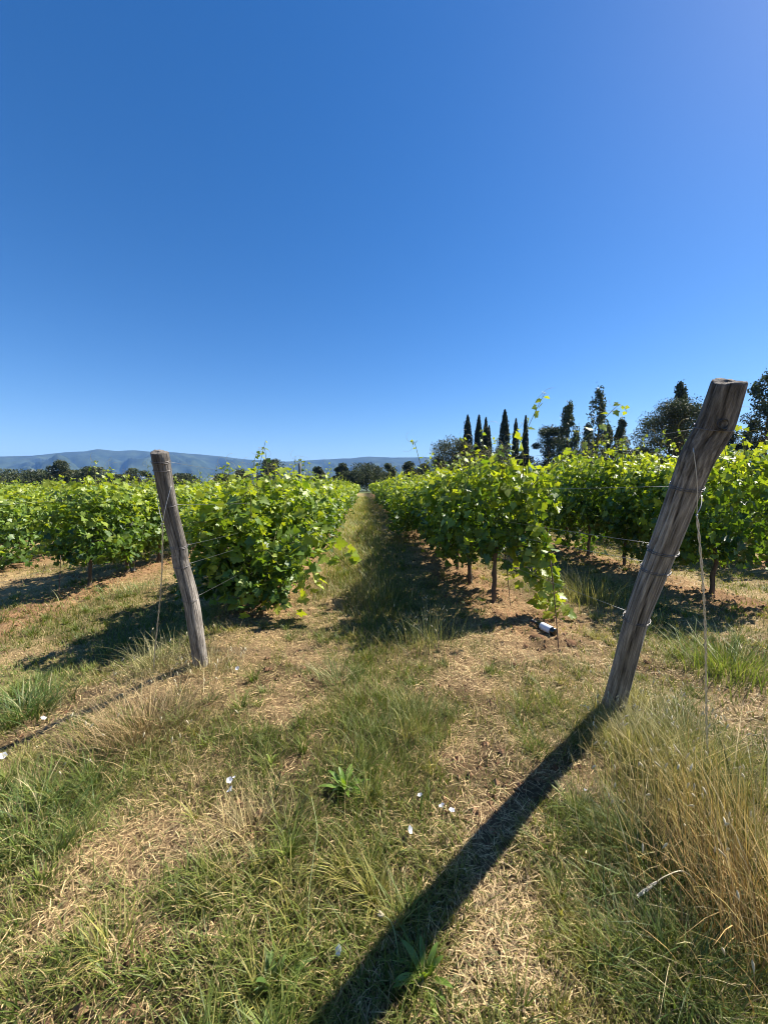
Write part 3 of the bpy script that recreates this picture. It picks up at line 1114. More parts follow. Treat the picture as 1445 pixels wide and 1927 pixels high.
# wires in the second row on the left
for z_, lb in ((1.48, 'thin wire above the vine tops at the left edge'), (.52, 'low bright wire running to an iron stake at left')):
    a = np.array([ROWX[-2], 2.9, z_ + float(terrain(ROWX[-2], 3))])
    row_wire(a, ROWX[-2], z_ + float(terrain(ROWX[-2], 8)), POSTY[-2], lb, 'trellis wires')


# guy wires: two strands twisted together
def guy(top_pts, joint, foot, label):
    mb = MB()
    for tp in top_pts:
        tube(mb, smooth_path([tp, (tp + joint) / 2 + [0, -.01, 0], joint], 14), .0018, 5, (.5, .49, .47))
    n = 160
    t = np.linspace(0, 1, n)
    ctr = joint + (foot - joint) * t[:, None] + np.array([1, 0, 0]) * (.012 * np.sin(t * 5))[:, None]
    for ph in (0, np.pi):
        a = t * 70 + ph
        tube(mb, ctr + np.stack([np.cos(a), np.sin(a), 0 * a], -1) * .0032, .0026, 5, (.55, .53, .50))
    tag(mb.build('guy_wire', M_WIRE), label, 'wire', 'twisted guy wires')


def front(post, base, v, sx):
    i_ = int(s_of(post, base, v) * 89)
    return post[1][i_] + base + np.array([sx * post[2][i_] * 1.03, -post[2][i_] * .45, 0])


f = G(292, 1265)
j = P(306, 985, front(lp, lp_base, 985, 0)[1] - .12)
guy([front(lp, lp_base, 915, 1.0), front(lp, lp_base, 930, -1.0)], j, f, 'twisted wire dropping from the left end post into the grass')
f = G(1337, 1440)
j = P(1311, 968, front(rp, rp_base, 965, 0)[1] - .10)
guy([front(rp, rp_base, 845, -1.0), front(rp, rp_base, 930, 1.0)], j, f, 'long twisted wire from the right end post down into the tall grass')


# intermediate posts
def mid_post(X, y, h, label):
    z = float(terrain(X, y))
    root = empty('trellis_post', (X, y, z), label, 'post', 'posts standing within the rows')
    mb = MB()
    r_ = .032
    zz = np.linspace(-.1, h, 14)
    tube(mb, np.stack([0 * zz + .004 * np.sin(zz * 7), 0 * zz, zz], -1), np.linspace(r_ * 1.1, r_, 14), 10, (.20, .20, .19),
         disp=lambda s_, th: 1 + .06 * np.sin(3 * th[None] + s_[:, None] * 5))
    mb.build('shaft', M_BARK, root)
    for hh in (h - .06, h - .45):
        m2 = MB()
        th = np.linspace(0, 2 * np.pi, 20)
        tube(m2, np.stack([np.cos(th) * (r_ + .003), np.sin(th) * (r_ + .003), 0 * th + hh], -1), .002, 5, (.3, .3, .3))
        m2.build('wire_binding', M_WIRE, root)


mid_post(L1X, 7.95, 1.86, 'grey trellis post rising out of the row left of the path')
mid_post(ROWX[-2], 7.6, 1.70, 'grey trellis post topping the second row left of the path')


# iron stakes
def stake(top, foot, label, r=.0045):
    mb = MB()
    tube(mb, smooth_path([foot - (top - foot) * .08, foot, (foot + top) / 2 + [.004, 0, 0], top], 10), r, 6, (.10, .06, .045))
    tag(mb.build('iron_stake', M_IRON), label, 'stake', 'thin iron stakes by the vines')


for (u0, v0, u1, v1, lb) in ((1036, 1055, 1051, 1222, 'thin rusty stake standing in the dug earth beside the bottle'), (950, 1040, 960, 1140, 'thin dark stake between the vine trunk and the hanging leaves'),
                             (1346, 1035, 1343, 1128, 'thin dark stake behind the twisted wire of the right post'), (114, 1045, 110, 1130, 'thin rusty stake at the end of the second row on the left'),
                             (86, 1062, 78, 1085, 'short rusty stake at the far left in bare earth')):
    g_ = G(u1, v1)
    stake(P(u0, v0, g_[1]), g_, lb)


# ------------------------------------------------------------------ bottle lying against the earth
b0 = G(1045, 1197) + np.array([0, 0, .035])
dr = ray(1000, 1168)
ts = np.linspace(3.5, 5.2, 4000)
pp = CAMP + dr * ts[:, None]
e_ = np.abs(np.linalg.norm(pp - b0, axis=1) - .30)
e_[np.linalg.norm(pp - CAMP, axis=1) < np.linalg.norm(b0 - CAMP) + .02] += 1
b1 = pp[np.argmin(e_)]
bt = empty('wine_bottle', b0, 'dark wine bottle with white label lying neck up on dug earth', 'bottle')
ax = unit(b1 - b0)


def lathe(prof, cut=None):
    mb = MB()
    prof = np.array(prof)
    pts = prof[:, :1] * ax[None]
    tube(mb, pts, prof[:, 1], 28, (1, 1, 1))
    return mb


lathe([(0, .030), (.004, .036), (.10, .0365), (.19, .0365), (.205, .034), (.222, .024), (.236, .0155), (.262, .0140)]).build('body', plain('dark_bottle_glass', (.012, .014, .01), .08, .7), bt)
lathe([(.240, .0163), (.262, .0152), (.288, .0150), (.289, .0165), (.298, .0165), (.300, .012)]).build('capsule', plain('black_capsule', (.018, .015, .018), .35), bt)
lathe([(.045, .0372), (.046, .0375), (.165, .0375), (.166, .0372)]).build('paper_label', plain('white_label_paper', (.74, .75, .78), .6), bt)
# clods heaped round the bottle
for q, (u, v, rs, lb) in enumerate(((1010, 1200, .05, 'brown earth lump under the bottle'), (1070, 1212, .06, 'brown earth lump right of the stake'), (985, 1215, .05, 'brown earth lump left of the bottle'))):
    g_ = G(u, v)
    mb = MB()
    th = np.linspace(0, 2 * np.pi, 18, endpoint=False)
    ph = np.linspace(.02, np.pi - .02, 11)
    PH, TH = np.meshgrid(ph, th, indexing='ij')
    rr_ = rs * (.75 + .6 * fbm(np.cos(TH) * np.sin(PH) * 2 + q * 5, np.sin(TH) * np.sin(PH) * 2 + PH, 2.2, q, 3))
    v_ = np.stack([rr_ * np.sin(PH) * np.cos(TH) * 1.2, rr_ * np.sin(PH) * np.sin(TH), rr_ * np.cos(PH) * .6], -1).reshape(-1, 3)
    ii = np.arange(10)[:, None] * 18
    jj = np.arange(18)[None]
    mb.add(v_, np.stack([ii + jj, ii + 18 + jj, ii + 18 + (jj + 1) % 18, ii + (jj + 1) % 18], -1).reshape(-1, 4), None, (.17, .095, .052))
    o = mb.build('earth_clod', M_SOIL)
    o.location = g_
    tag(o, lb, 'clod', 'earth clods by the bottle')


# ------------------------------------------------------------------ single plants on the headland
def clump(name, px, n, hgt, spread, colA, colB, label, cat, lean=(.2, .9), w=.003, wind=None, mat=None, oats=0, segs=4, aniso=1.0):
    c = G(*px)
    x = c[0] + rng.normal(0, spread, n) * aniso
    y = c[1] + rng.normal(0, spread, n)
    h = hgt * (.45 + .65 * rng.random(n))
    az = np.arctan2(y - c[1], x - c[0]) + rng.normal(0, .7, n)
    if wind is not None:
        az = wind + rng.normal(0, .9, n)
    ln = lean[0] + (lean[1] - lean[0]) * rng.random(n)
    col = mixcol(colA, colB, rng.random(n)) * (.55 + .75 * rng.random((n, 1)))
    pale = rng.random(n) < .12
    col[pale] = mixcol(colB, (.66, .56, .32), rng.random(pale.sum()))
    kink = rng.random(n) < .14
    ln = np.where(kink, ln + .7, ln)
    az = np.where(kink, az + rng.normal(0, 1.2, n), az)
    V, Q, C = blades(x, y, h, w * (.5 + 1.1 * rng.random(n)), ln, az, col, segs)
    root = empty(name, c, label, cat)
    mb = MB().add(V - c, Q, None, C)
    mb.build('blades', mat or M_GRASS, root)
    if oats:
        sel = rng.choice(n, oats, replace=False)
        for i_ in sel:
            dv = np.array([math.cos(az[i_]), math.sin(az[i_]), 0])
            tip = np.array([x[i_], y[i_], float(terrain(x[i_], y[i_]))]) + dv * h[i_] * ln[i_] * .95 + np.array([0, 0, h[i_] * (1 - .25 * ln[i_])])
            for q in range(1):
                m2 = MB()
                s0 = tip + rng.normal(0, .004, 3)
                dd = unit(np.array([rng.normal(0, .5), rng.normal(0, .5), -1.0]))
                L = .020 + .018 * rng.random()
                tube(m2, [s0 - c, s0 - c + dd * L * .25, s0 - c + dd * L * .6, s0 - c + dd * L], [.0008, .0038, .0033, .0004], 5, (.62, .55, .36), False)
                m2.build('seed_head', M_STRAW, root)
    return root


RUST_A, RUST_B = (.20, .13, .04), (.58, .40, .15)
clump('tall_grass_clump', (1335, 1570), 900, .40, .18, (.15, .18, .04), (.62, .46, .18), 'tall rust and gold dry grass clump at the bottom right', 'grass clump', (.05, .55), .0034, 2.4, M_STRAW, 50)
clump('tall_grass_clump', (1410, 1760), 480, .38, .13, RUST_A, RUST_B, 'rusty grass clump in the bottom right corner, in front of the gold one', 'grass clump', (.1, .65), .0030, 2.4, M_STRAW, 20)
clump('tall_grass_clump', (1215, 1640), 620, .17, .13, (.04, .075, .016), (.12, .16, .04), 'dark green long grass at the left foot of the gold clump', 'grass clump', (.3, 1.2), .0036)
clump('tall_grass_clump', (1270, 1840), 480, .15, .11, (.045, .085, .018), (.14, .18, .045), 'dark green tangled grass below the pale bent ear', 'grass clump', (.3, 1.2), .0034)
clump('tall_grass_clump', (1200, 1420), 900, .26, .12, (.16, .18, .05), (.42, .36, .16), 'pale green wild oats clump just below the right end post', 'grass clump', (.2, .9), .0026, None, None, 60)
clump('tall_grass_clump', (1290, 1420), 700, .28, .15, (.14, .17, .05), (.46, .40, .2), 'wild oats growing around the foot of the long twisted wire', 'grass clump', (.2, .9), .0026, None, None, 70)
clump('tall_grass_clump', (1190, 1330), 260, .26, .06, (.2, .2, .07), (.5, .44, .24), 'wild oats leaning against the foot of the right end post', 'grass clump', (.1, .6), .0024, None, None, 34)
clump('tall_grass_clump', (275, 1375), 900, .26, .16, (.20, .13, .06), (.44, .32, .15), 'brown dead grass clump in front of the left end post', 'grass clump', (.3, 1.2), .0026, None, M_STRAW, 30)
clump('tall_grass_clump', (385, 1262), 320, .2, .12, (.25, .22, .08), (.55, .48, .26), 'pale oat stems around the foot of the left end post', 'grass clump', (.2, .9), .0026, None, M_STRAW, 40)
clump('tall_grass_clump', (295, 1255), 320, .3, .12, (.2, .2, .06), (.5, .45, .22), 'thin yellowish stems at the foot of the left twisted wire', 'grass clump', (.2, .8), .0026, None, M_STRAW, 14)
clump('tall_grass_clump', (45, 1345), 420, .24, .12, (.05, .10, .02), (.13, .19, .04), 'dark green grass tuft at the left edge of the lawn', 'grass clump', (.5, 1.3), .005)
clump('tall_grass_clump', (480, 1580), 420, .17, .11, (.22, .19, .07), (.46, .36, .16), 'straw coloured tuft below the pair of white flowers', 'grass clump', (.3, 1.1), .0024, None, M_STRAW)
clump('tall_grass_clump', (60, 1560), 500, .15, .15, (.06, .115, .025), (.15, .21, .05), 'bright green tuft at lower left edge', 'grass clump', (.5, 1.3), .0042)
clump('tall_grass_clump', (640, 1290), 260, .22, .09, (.07, .12, .025), (.18, .23, .06), 'fine green tuft on the middle of the path', 'grass clump', (.4, 1.2), .003)
clump('tall_grass_clump', (790, 1370), 420, .20, .10, (.08, .13, .03), (.26, .26, .08), 'fine tuft beside the shade right of the path', 'grass clump', (.2, .9), .0028)
clump('tall_grass_clump', (250, 1120), 420, .24, .3, (.07, .12, .025), (.18, .22, .06), 'grass tuft under the second row on the left', 'grass clump', (.3, 1.1), .0045)
clump('tall_grass_clump', (1110, 1130), 520, .42, .26, (.14, .15, .04), (.36, .33, .12), 'tall sunlit grass between the hanging leaves and the right end post', 'grass clump', (.2, .8), .0042)
clump('tall_grass_clump', (1370, 1260), 520, .30, .22, (.10, .16, .03), (.24, .28, .06), 'fresh green grass at the right edge of the shade', 'grass clump', (.3, 1.0), .0045)
clump('tall_grass_clump', (800, 1215), 300, .38, .14, (.10, .13, .04), (.28, .27, .12), 'tall stems with pale heads along the shaded path edge', 'grass clump', (.1, .6), .003, None, None, 24)
clump('tall_grass_clump', (730, 1130), 420, .38, .22, (.08, .12, .03), (.24, .24, .09), 'tall grass in the middle of the path beyond the shade', 'grass clump', (.1, .7), .0045)


def broadleaf(px, n, L, label, colA=(.10, .19, .025), colB=(.20, .30, .05)):
    """a rosette of strap-shaped leaves, each leaf a part"""
    c = G(*px)
    root = empty('plantain_plant', c, label, 'weed')
    for i_ in range(n):
        az = i_ * 2.4 + rng.normal(0, .3)
        el = R(25 + 50 * rng.random())
        d = np.array([math.cos(az) * math.cos(el), math.sin(az) * math.cos(el), math.sin(el)])
        l_ = L * (.55 + .5 * rng.random())
        s_ = np.array([-math.sin(az), math.cos(az), 0])
        t = np.linspace(0, 1, 9)
        ctr = d * (t * l_)[:, None] + np.array([0, 0, -1]) * (.35 * l_ * t ** 2.2)[:, None]
        w_ = l_ * .075 * np.sin(np.pi * np.clip(t * .92 + .08, 0, 1)) ** .7
        up = np.cross(d, s_)
        V = np.stack([ctr - s_ * w_[:, None] + up * w_[:, None] * .35, ctr, ctr + s_ * w_[:, None] + up * w_[:, None] * .35], 1).reshape(-1, 3)
        q = []
        for k in range(8):
            q += [(3 * k, 3 * k + 1, 3 * k + 4, 3 * k + 3), (3 * k + 1, 3 * k + 2, 3 * k + 5, 3 * k + 4)]
        cc = mixcol(colA, colB, rng.random(1))[0]
        MB().add(V, q, None, cc).build('leaf', M_LEAF, root)


broadleaf((650, 1490), 26, .17, 'bright green plantain rosette in the middle of the path')
broadleaf((515, 1870), 16, .16, 'broad-leaved weed at the bottom edge left of the dark shadow', (.08, .14, .03), (.17, .24, .06))
broadleaf((800, 1850), 14, .16, 'broad-leaved weed at the bottom edge beside the dark shadow', (.10, .18, .03), (.22, .31, .05))
broadleaf((1050, 1650), 8, .07, 'small leafy weed at the right of the dark shadow', (.08, .14, .03), (.14, .2, .05))
broadleaf((510, 1440), 9, .09, 'small upright yellow-green weed on the straw patch', (.16, .22, .04), (.28, .33, .07))


def stalk(pix, Y, label, name, r=.0014, col=(.45, .42, .22), ear=None, earcol=(.75, .66, .48), cat='grass stalk'):
    pts = [P(u, v, y_) for (u, v), y_ in zip(pix, Y)]
    root = empty(name, pts[0], label, cat)
    p = smooth_path(pts, 20) - pts[0]
    tube(MB(), p, np.linspace(r * 1.2, r * .8, 20), 5, col).build('stem', M_STRAW, root)
    if ear:
        mb = MB()
        L, rr_ = ear
        pe = smooth_path(pts, 60) - pts[0]
        seg = np.linalg.norm(np.diff(pe, axis=0), axis=1)
        from_end = np.cumsum(seg[::-1])[::-1]
        for i_ in range(59):
            if from_end[i_] < L:
                f_ = from_end[i_] / L
                tn = unit(pe[i_ + 1] - pe[i_])
                for q in range(5):
                    dv = unit(np.cross(tn, rng.normal(0, 1, 3)))
                    a = pe[i_]
                    k_ = rr_ * (.5 + .7 * math.sin(math.pi * (.15 + .8 * f_)))
                    tube(mb, [a, a + dv * k_ * .7 + tn * k_ * .8, a + dv * k_ + tn * k_ * 2.2], [.0006, rr_ * .28, .0003], 4, earcol, False)
        mb.build('ear', M_STRAW, root)


g1 = G(1330, 1800)
stalk([(1310, 1790), (1320, 1690), (1290, 1642), (1255, 1648), (1225, 1668), (1200, 1687)], [1.27, 1.25, 1.24, 1.23, 1.22, 1.21], 'pale bent grass stalk with a long ear across the dark tuft', 'eared_stalk', .0017, (.72, .64, .42), ear=(.095, .0045), earcol=(.85, .77, .58))
stalk([(1445, 1880), (1450, 1790), (1430, 1776), (1400, 1783), (1366, 1802)], [1.16, 1.15, 1.14, 1.13, 1.12], 'pale bent grass stalk with a stubby ear in the bottom right corner', 'eared_stalk', .0016, (.72, .64, .42), ear=(.05, .0045), earcol=(.85, .77, .58))
stalk([(578, 1800), (582, 1680), (592, 1600), (597, 1560), (586, 1500)], [G(578, 1800)[1], 1.30, 1.36, 1.40, 1.48], 'thin pale green stalk standing alone left of the plantain rosette', 'grass_stalk', .0014, (.42, .46, .2))
stalk([(752, 1850), (745, 1770), (735, 1735), (718, 1722)], [G(752, 1850)[1], 1.14, 1.16, 1.17], 'single plantain stalk with brown head rising from the dark shadow', 'plantain_stalk', .0015, (.36, .38, .16), ear=(.012, .0065), earcol=(.5, .42, .25))


def flower(px, r_, label, tilt=(0, 0)):
    c = G(*px) + np.array([0, 0, .035 + .01 * rng.random()])
    root = empty('bindweed_flower', c, label, 'flower', 'white bindweed flowers in the grass')
    mb = MB()
    th = np.linspace(0, 2 * np.pi, 25, endpoint=False)
    V = [np.zeros((25, 3))]
    for f_, z_ in ((.12, -.5), (.4, -.25), (.75, .05), (1.0, .22)):
        rad = r_ * f_ * (1 + .10 * f_ * np.cos(5 * th))
        V.append(np.stack([rad * np.cos(th), rad * np.sin(th), np.full(25, z_ * r_) + .05 * r_ * np.cos(5 * th)], -1))
    V[0][:, 2] = -.8 * r_
    V = np.concatenate(V)
    ii = np.arange(4)[:, None] * 25
    jj = np.arange(25)[None]
    q = np.stack([ii + jj, ii + (jj + 1) % 25, ii + 25 + (jj + 1) % 25, ii + 25 + jj], -1).reshape(-1, 4)
    mb.add(V, q, None, (.82, .82, .84))
    pet = mb.build('petals', M_PETAL, root)
    m2 = MB()
    tube(m2, smooth_path([(0, 0, -.7 * r_), (.004, .003, -.02), (.01, .0, -.05)], 8), .0012, 5, (.12, .18, .05))
    m2.build('stem', M_GRASS, root)
    root.rotation_euler = (R(tilt[0]), R(tilt[1]), rng.random() * 6)


for px, r_, lb in (((433, 1500), .017, 'white bindweed flower, lower of the pair by the straw tuft'), ((432, 1483), .014, 'white bindweed flower, upper of the pair by the straw tuft'),
                   ((441, 1476), .008, 'half closed white flower just above the pair'),
                   ((831, 1532), .014, 'white flower on the green, left of its close neighbour'), ((850, 1541), .013, 'white flower nearest the dark shadow on the green'),
                   ((771, 1580), .014, 'white flower tilted sideways, lowest on the middle green'), ((790, 1511), .012, 'small white flower topmost on the middle green'),
                   ((638, 1812), .013, 'white flower at the bottom edge of the dark shadow'), ((82, 1362), .018, 'white flower by the shadow at far left'),
                   ((6, 1435), .02, 'white flower at the very left edge'), ((447, 1266), .016, 'white flower just right of the left end post'),
                   ((1100, 1500), .010, 'small white flower inside the broad shadow of the right post')):
    flower(px, r_, lb, (rng.normal(0, 18) + 25, rng.normal(0, 18)))


# ------------------------------------------------------------------ trees
def fol(mb, pos, size, col, up=.0, out=None):
    n = len(pos)
    nor = rng.normal(0, 1, (n, 3))
    if out is not None:
        nor = nor * .8 + out
    nor = unit(nor)
    t = rng.normal(0, 1, (n, 3)) + np.array([0, 0, up])
    t = unit(t - nor * np.sum(t * nor, -1, keepdims=True))
    s = np.cross(t, nor)
    sz = (size * (.6 + .8 * rng.random(n)))[:, None]
    V = np.stack([pos - t * sz, pos + s * sz * .55 - t * sz * .1, pos + t * sz, pos - s * sz * .55 - t * sz * .1], 1).reshape(-1, 3)
    Q = np.arange(n * 4).reshape(-1, 4)
    mb.add(V, Q, None, np.repeat(col, 4, 0))


def tcol(n, a, b):
    return mixcol(a, b, np.clip(rng.random(n), 0, 1))


def limbs(mb, h, r0, n, spread, top, seed, c=(.09, .07, .05)):
    r_ = np.random.default_rng(seed)
    z = np.linspace(-.5, top, 10)
    w = np.cumsum(r_.normal(0, .03 * h / 10, (10, 2)), 0)
    p = np.stack([w[:, 0], w[:, 1], z], -1)
    tube(mb, p, np.linspace(r0, r0 * .35, 10), 9, c)
    for i_ in range(n):
        k = 3 + int(6 * i_ / max(1, n))
        a = i_ * 2.4
        L = spread * (.5 + .5 * r_.random())
        b = p[k]
        e = b + np.array([math.cos(a) * L, math.sin(a) * L, L * (.5 + .5 * r_.random())])
        tube(mb, smooth_path([b, (b + e) / 2 + [0, 0, -.05 * L], e], 7), np.linspace(r0 * .4, r0 * .08, 7), 6, c)


def place_tree(u, Y, base_pix_h=None):
    p = P(u, 912, Y)
    return np.array([p[0], p[1], float(terrain(p[0], p[1]))])


def height_to(u, v, Y, base):
    return float(P(u, v, Y)[2] - base[2])


TREES = []


def cypress(u, vtop, Y, width_px, label, seed, c=((.018, .028, .012), (.045, .06, .025))):
    b = place_tree(u, Y)
    h = height_to(u, vtop, Y, b)
    w = width_px / F * Y / 2 * 1.28
    root = empty('cypress_tree', b, label, 'tree', 'cypress trees beyond the vines')
    n = 5200
    t = rng.random(n) ** .85
    prof = np.clip(np.minimum((t + .03) / .2, 1) * (1 - t ** 2.6) ** .8, .02, 1)
    a = rng.random(n) * 2 * np.pi
    lum = .82 + .5 * (fbm(a * 1.3 + seed, t * 9 + seed, 1.5, 5, 3) - .35)
    r = w * prof * lum * rng.random(n) ** .3
    pos = np.stack([r * np.cos(a), r * np.sin(a), .25 + t * (h - .25)], -1)
    mb = MB()
    fol(mb, pos, .17 * h / 14, tcol(n, *c), 2.2)
    # wisps along the outline
    m = 26
    ta = rng.random(m) * .9 + .05
    aa = rng.random(m) * 6.28
    for t_, a_ in zip(ta, aa):
        pr = min((t_ + .03) / .2, 1) * max(0, 1 - t_ ** 2.6) ** .8 * w
        q = np.array([math.cos(a_) * pr, math.sin(a_) * pr, t_ * h])
        k = 22
        fol(mb, q + np.stack([rng.normal(0, .08, k), rng.normal(0, .08, k), rng.random(k) * .9], -1), .11, tcol(k, *c), 2)
    mb.build('crown', M_TREE, root)
    m2 = MB()
    limbs(m2, h, .16, 5, .5, h * .85, seed)
    m2.build('trunk', M_BARK, root)


def poplar(u, vtop, Y, width_px, label, seed, gappy=.5, c=((.035, .05, .025), (.085, .105, .05)), name='poplar_tree', group='poplar trees beyond the vines', bot=.12):
    b = place_tree(u, Y)
    h = height_to(u, vtop, Y, b)
    w = width_px / F * Y / 2
    root = empty(name, b, label, 'tree', group)
    mb = MB()
    r_ = np.random.default_rng(seed)
    nc = 95
    m2 = MB()
    limbs(m2, h, .014 * h, 4, .4, h * .93, seed)
    for i_ in range(nc):
        t = bot + (1 - bot) * (i_ + r_.random()) / nc
        pr = w * min((t - bot + .12) / .3, 1) * (1 - ((t - bot) / (1 - bot)) ** 2.2) ** .75 + .1
        a = r_.random() * 6.28
        rad = pr * (.25 + .75 * r_.random() ** .6)
        q = np.array([math.cos(a) * rad, math.sin(a) * rad, t * h])
        if r_.random() < gappy * .45:
            continue
        k = 70
        cs = .045 * h * (.6 + .6 * r_.random()) * (.75 + .4 * (1 - t))
        fol(mb, q + np.stack([rng.normal(0, cs * .45, k), rng.normal(0, cs * .45, k), rng.normal(0, cs * .8, k)], -1), .0105 * h + .02, tcol(k, *c) * (.7 + .6 * r_.random()), 1.0)
        s0 = np.array([0, 0, max(.05, t * h - rad * 1.5)])
        tube(m2, [s0, (s0 + q) / 2 + [0, 0, -.05], q], [.02, .014, .006], 4, (.10, .08, .06), False)
    mb.build('crown', M_TREE, root)
    m2.build('trunk', M_BARK, root)


def round_tree(u, vtop, Y, wpx, label, seed, c=((.035, .05, .022), (.10, .115, .05)), name='broadleaf_tree', group='broadleaf trees round the vineyard', flat=.8, bot=.12, nb=26, dens=1.0, leaf=None):
    b = place_tree(u, Y)
    h = height_to(u, vtop, Y, b)
    w = wpx / F * Y / 2
    root = empty(name, b, label, 'tree', group)
    r_ = np.random.default_rng(seed)
    mb, m2 = MB(), MB()
    limbs(m2, h, .02 * h + .03, 7, w * .6, h * .7, seed)
    px_m = F / Y
    ls = leaf or max(.07, 1.3 / px_m)
    for i_ in range(nb):
        u1 = r_.random()
        zc = bot * h + (1 - bot) * h * (.12 + .80 * u1)
        k1 = math.sqrt(max(.05, 1 - (2 * u1 - .85) ** 2 / 1.5))
        a = r_.random() * 6.28
        rad = w * k1 * (.35 + .5 * r_.random())
        br = (.30 + .20 * r_.random()) * w * (1.1 if i_ < nb // 2 else .75)
        q = np.array([math.cos(a) * rad, math.sin(a) * rad, zc])
        k = int(420 * dens)
        d = unit(r_.normal(0, 1, (k, 3)))
        rr_ = br * r_.random(k) ** .35 * (1 + .5 * (fbm(d[:, 0] * 2 + i_, d[:, 2] * 2 + d[:, 1], 2, seed, 2) - .4))
        pos = q + d * rr_[:, None] * np.array([1, 1, flat])
        pos = pos[(pos[:, 2] < h * 1.01) & (pos[:, 2] > .1)]
        fol(mb, pos, ls, tcol(len(pos), *c) * (.75 + .5 * r_.random()), .2)
        tube(m2, [np.array([0, 0, min(h * .6, zc * .6)]), q * .6 + [0, 0, zc * .3], q], [.05, .03, .012], 5, (.09, .07, .05), False)
    mb.build('crown', M_TREE, root)
    m2.build('trunk', M_BARK, root)


cypress(878, 781, 78, 21, 'dark pointed cypress, leftmost of the group with a loose top', 1)
cypress(895, 806, 80, 9, 'tiny low cypress between the two tall pairs on the left', 8)
cypress(899, 781, 78, 19, 'dark cypress with a slimmer one close on its right', 2)
cypress(912, 786, 82, 14, 'slim cypress leaning on the broader one, third from left', 3)
cypress(918, 801, 84, 13, 'short cypress to the right of the slim paired one', 4)
cypress(947, 771, 76, 23, 'tallest and broadest dark cypress in the middle of the group', 5)
cypress(968, 788, 80, 14, 'narrow cypress just right of the tallest one', 6)
cypress(986, 782, 84, 13, 'very thin cypress at the right end of the group', 7)
poplar(1066, 762, 62, 44, 'dense grey-green poplar left of the loose tall one', 21, .15)
poplar(1121, 738, 64, 46, 'tall loose poplar with sky showing through its branches', 22, .85)
poplar(1141, 803, 66, 24, 'small slim poplar between two taller ones', 23, .3)
poplar(1165, 791, 62, 34, 'medium poplar at the right end of the poplar row', 24, .3)
poplar(1102, 800, 70, 26, 'low poplar behind the loose tall one', 25, .4)
poplar(1272, 724, 50, 34, 'pointed dark tree rising behind the wide bushy tree', 26, .1, ((.02, .035, .018), (.06, .075, .035)), 'conifer_tree', None)
round_tree(1270, 752, 42, 138, 'wide bushy tree just left of the right end post', 31, ((.022, .036, .016), (.075, .09, .04)), nb=60, dens=1.6, bot=.22, flat=.55)
poplar(1435, 700, 44, 110, 'tall dark tree at the right edge of the photo', 32, .1, ((.022, .036, .018), (.065, .085, .04)), 'broadleaf_tree', 'broadleaf trees round the vineyard', .2)
round_tree(1398, 770, 46, 70, 'dark tree peeping out right of the right end post', 33, ((.022, .036, .016), (.07, .085, .04)), nb=24, dens=1.2)
round_tree(1030, 802, 72, 78, 'dark rounded pine right of the cypresses', 34, ((.018, .028, .012), (.05, .065, .03)), name='pine_tree', group=None, nb=30, dens=1.2, flat=.7, bot=.3)
round_tree(850, 816, 74, 86, 'bushy olive-green tree at the left foot of the cypresses', 35, ((.04, .05, .025), (.12, .125, .065)), nb=34, dens=1.3, bot=.02)
round_tree(935, 838, 70, 74, 'grey-green bush between the cypresses, low behind the vine tops', 36, ((.06, .065, .035), (.15, .15, .08)), nb=24, bot=.02)
round_tree(900, 858, 68, 60, 'dark low bush under the leftmost cypresses', 37, nb=20, bot=.02)
round_tree(980, 852, 74, 50, 'dark low bush under the thin right cypresses', 38, ((.02, .03, .015), (.06, .075, .035)), nb=20, bot=.02)
round_tree(1200, 842, 50, 70, 'dark low bushes left of the wide bushy tree', 39, ((.02, .03, .015), (.07, .08, .035)), nb=22, bot=.02)
round_tree(1090, 842, 60, 100, 'dark shrub at the foot of the poplars', 40, ((.02, .03, .015), (.07, .08, .035)), nb=22, bot=.02)
round_tree(1340, 835, 44, 90, 'dark shrub behind the leaning right end post', 41, ((.02, .03, .015), (.06, .07, .035)), nb=22, bot=.02)
# trees along the left horizon and at the end of the path
for (u, v, Y, w_, lb, sd) in ((112, 869, 88, 36, 'dark round tree standing highest on the left horizon', 51), (182, 884, 90, 56, 'low wide dark tree right of the tallest left horizon tree', 52),
                              (262, 886, 92, 40, 'dark tree just behind the top of the left end post', 53), (30, 888, 95, 70, 'dark wide tree at the left edge of the horizon', 54),
                              (75, 888, 98, 50, 'low dark tree left of the tallest left horizon tree', 55), (145, 890, 100, 50, 'low dark tree in the gap of the left horizon trees', 56),
                              (345, 896, 95, 50, 'low dark tree right of the left end post', 57), (455, 889, 100, 30, 'small tree left of the tall vine cane', 58), (420, 896, 100, 40, 'low bush halfway between left post and tall cane', 66),
                              (512, 867, 86, 46, 'round tree behind the tall vine cane', 59), (598, 883, 95, 26, 'small tree above the left row towards the path end', 60),
                              (642, 877, 92, 28, 'small tree left of the wide tree at the path end', 61), (690, 876, 84, 62, 'wide dark tree closing off the end of the path', 62),
                              (732, 877, 92, 26, 'small dark tree right of the wide tree at the path end', 63), (770, 874, 88, 34, 'dark tree just above the right row near the path end', 64),
                              (800, 878, 84, 40, 'low dark tree between path end and the olive-green bushy tree', 65), (665, 890, 80, 40, 'low dark bush at the very end of the path', 67),
                              (560, 898, 96, 40, 'low bush above the vine tops behind the grey trellis post', 68), (225, 898, 96, 40, 'low bush left of the left end post', 69)):
    round_tree(u, v - 5, Y, w_ * 1.15, lb, sd, ((.03, .045, .02), (.085, .10, .045)), nb=26, dens=.9, bot=.0)

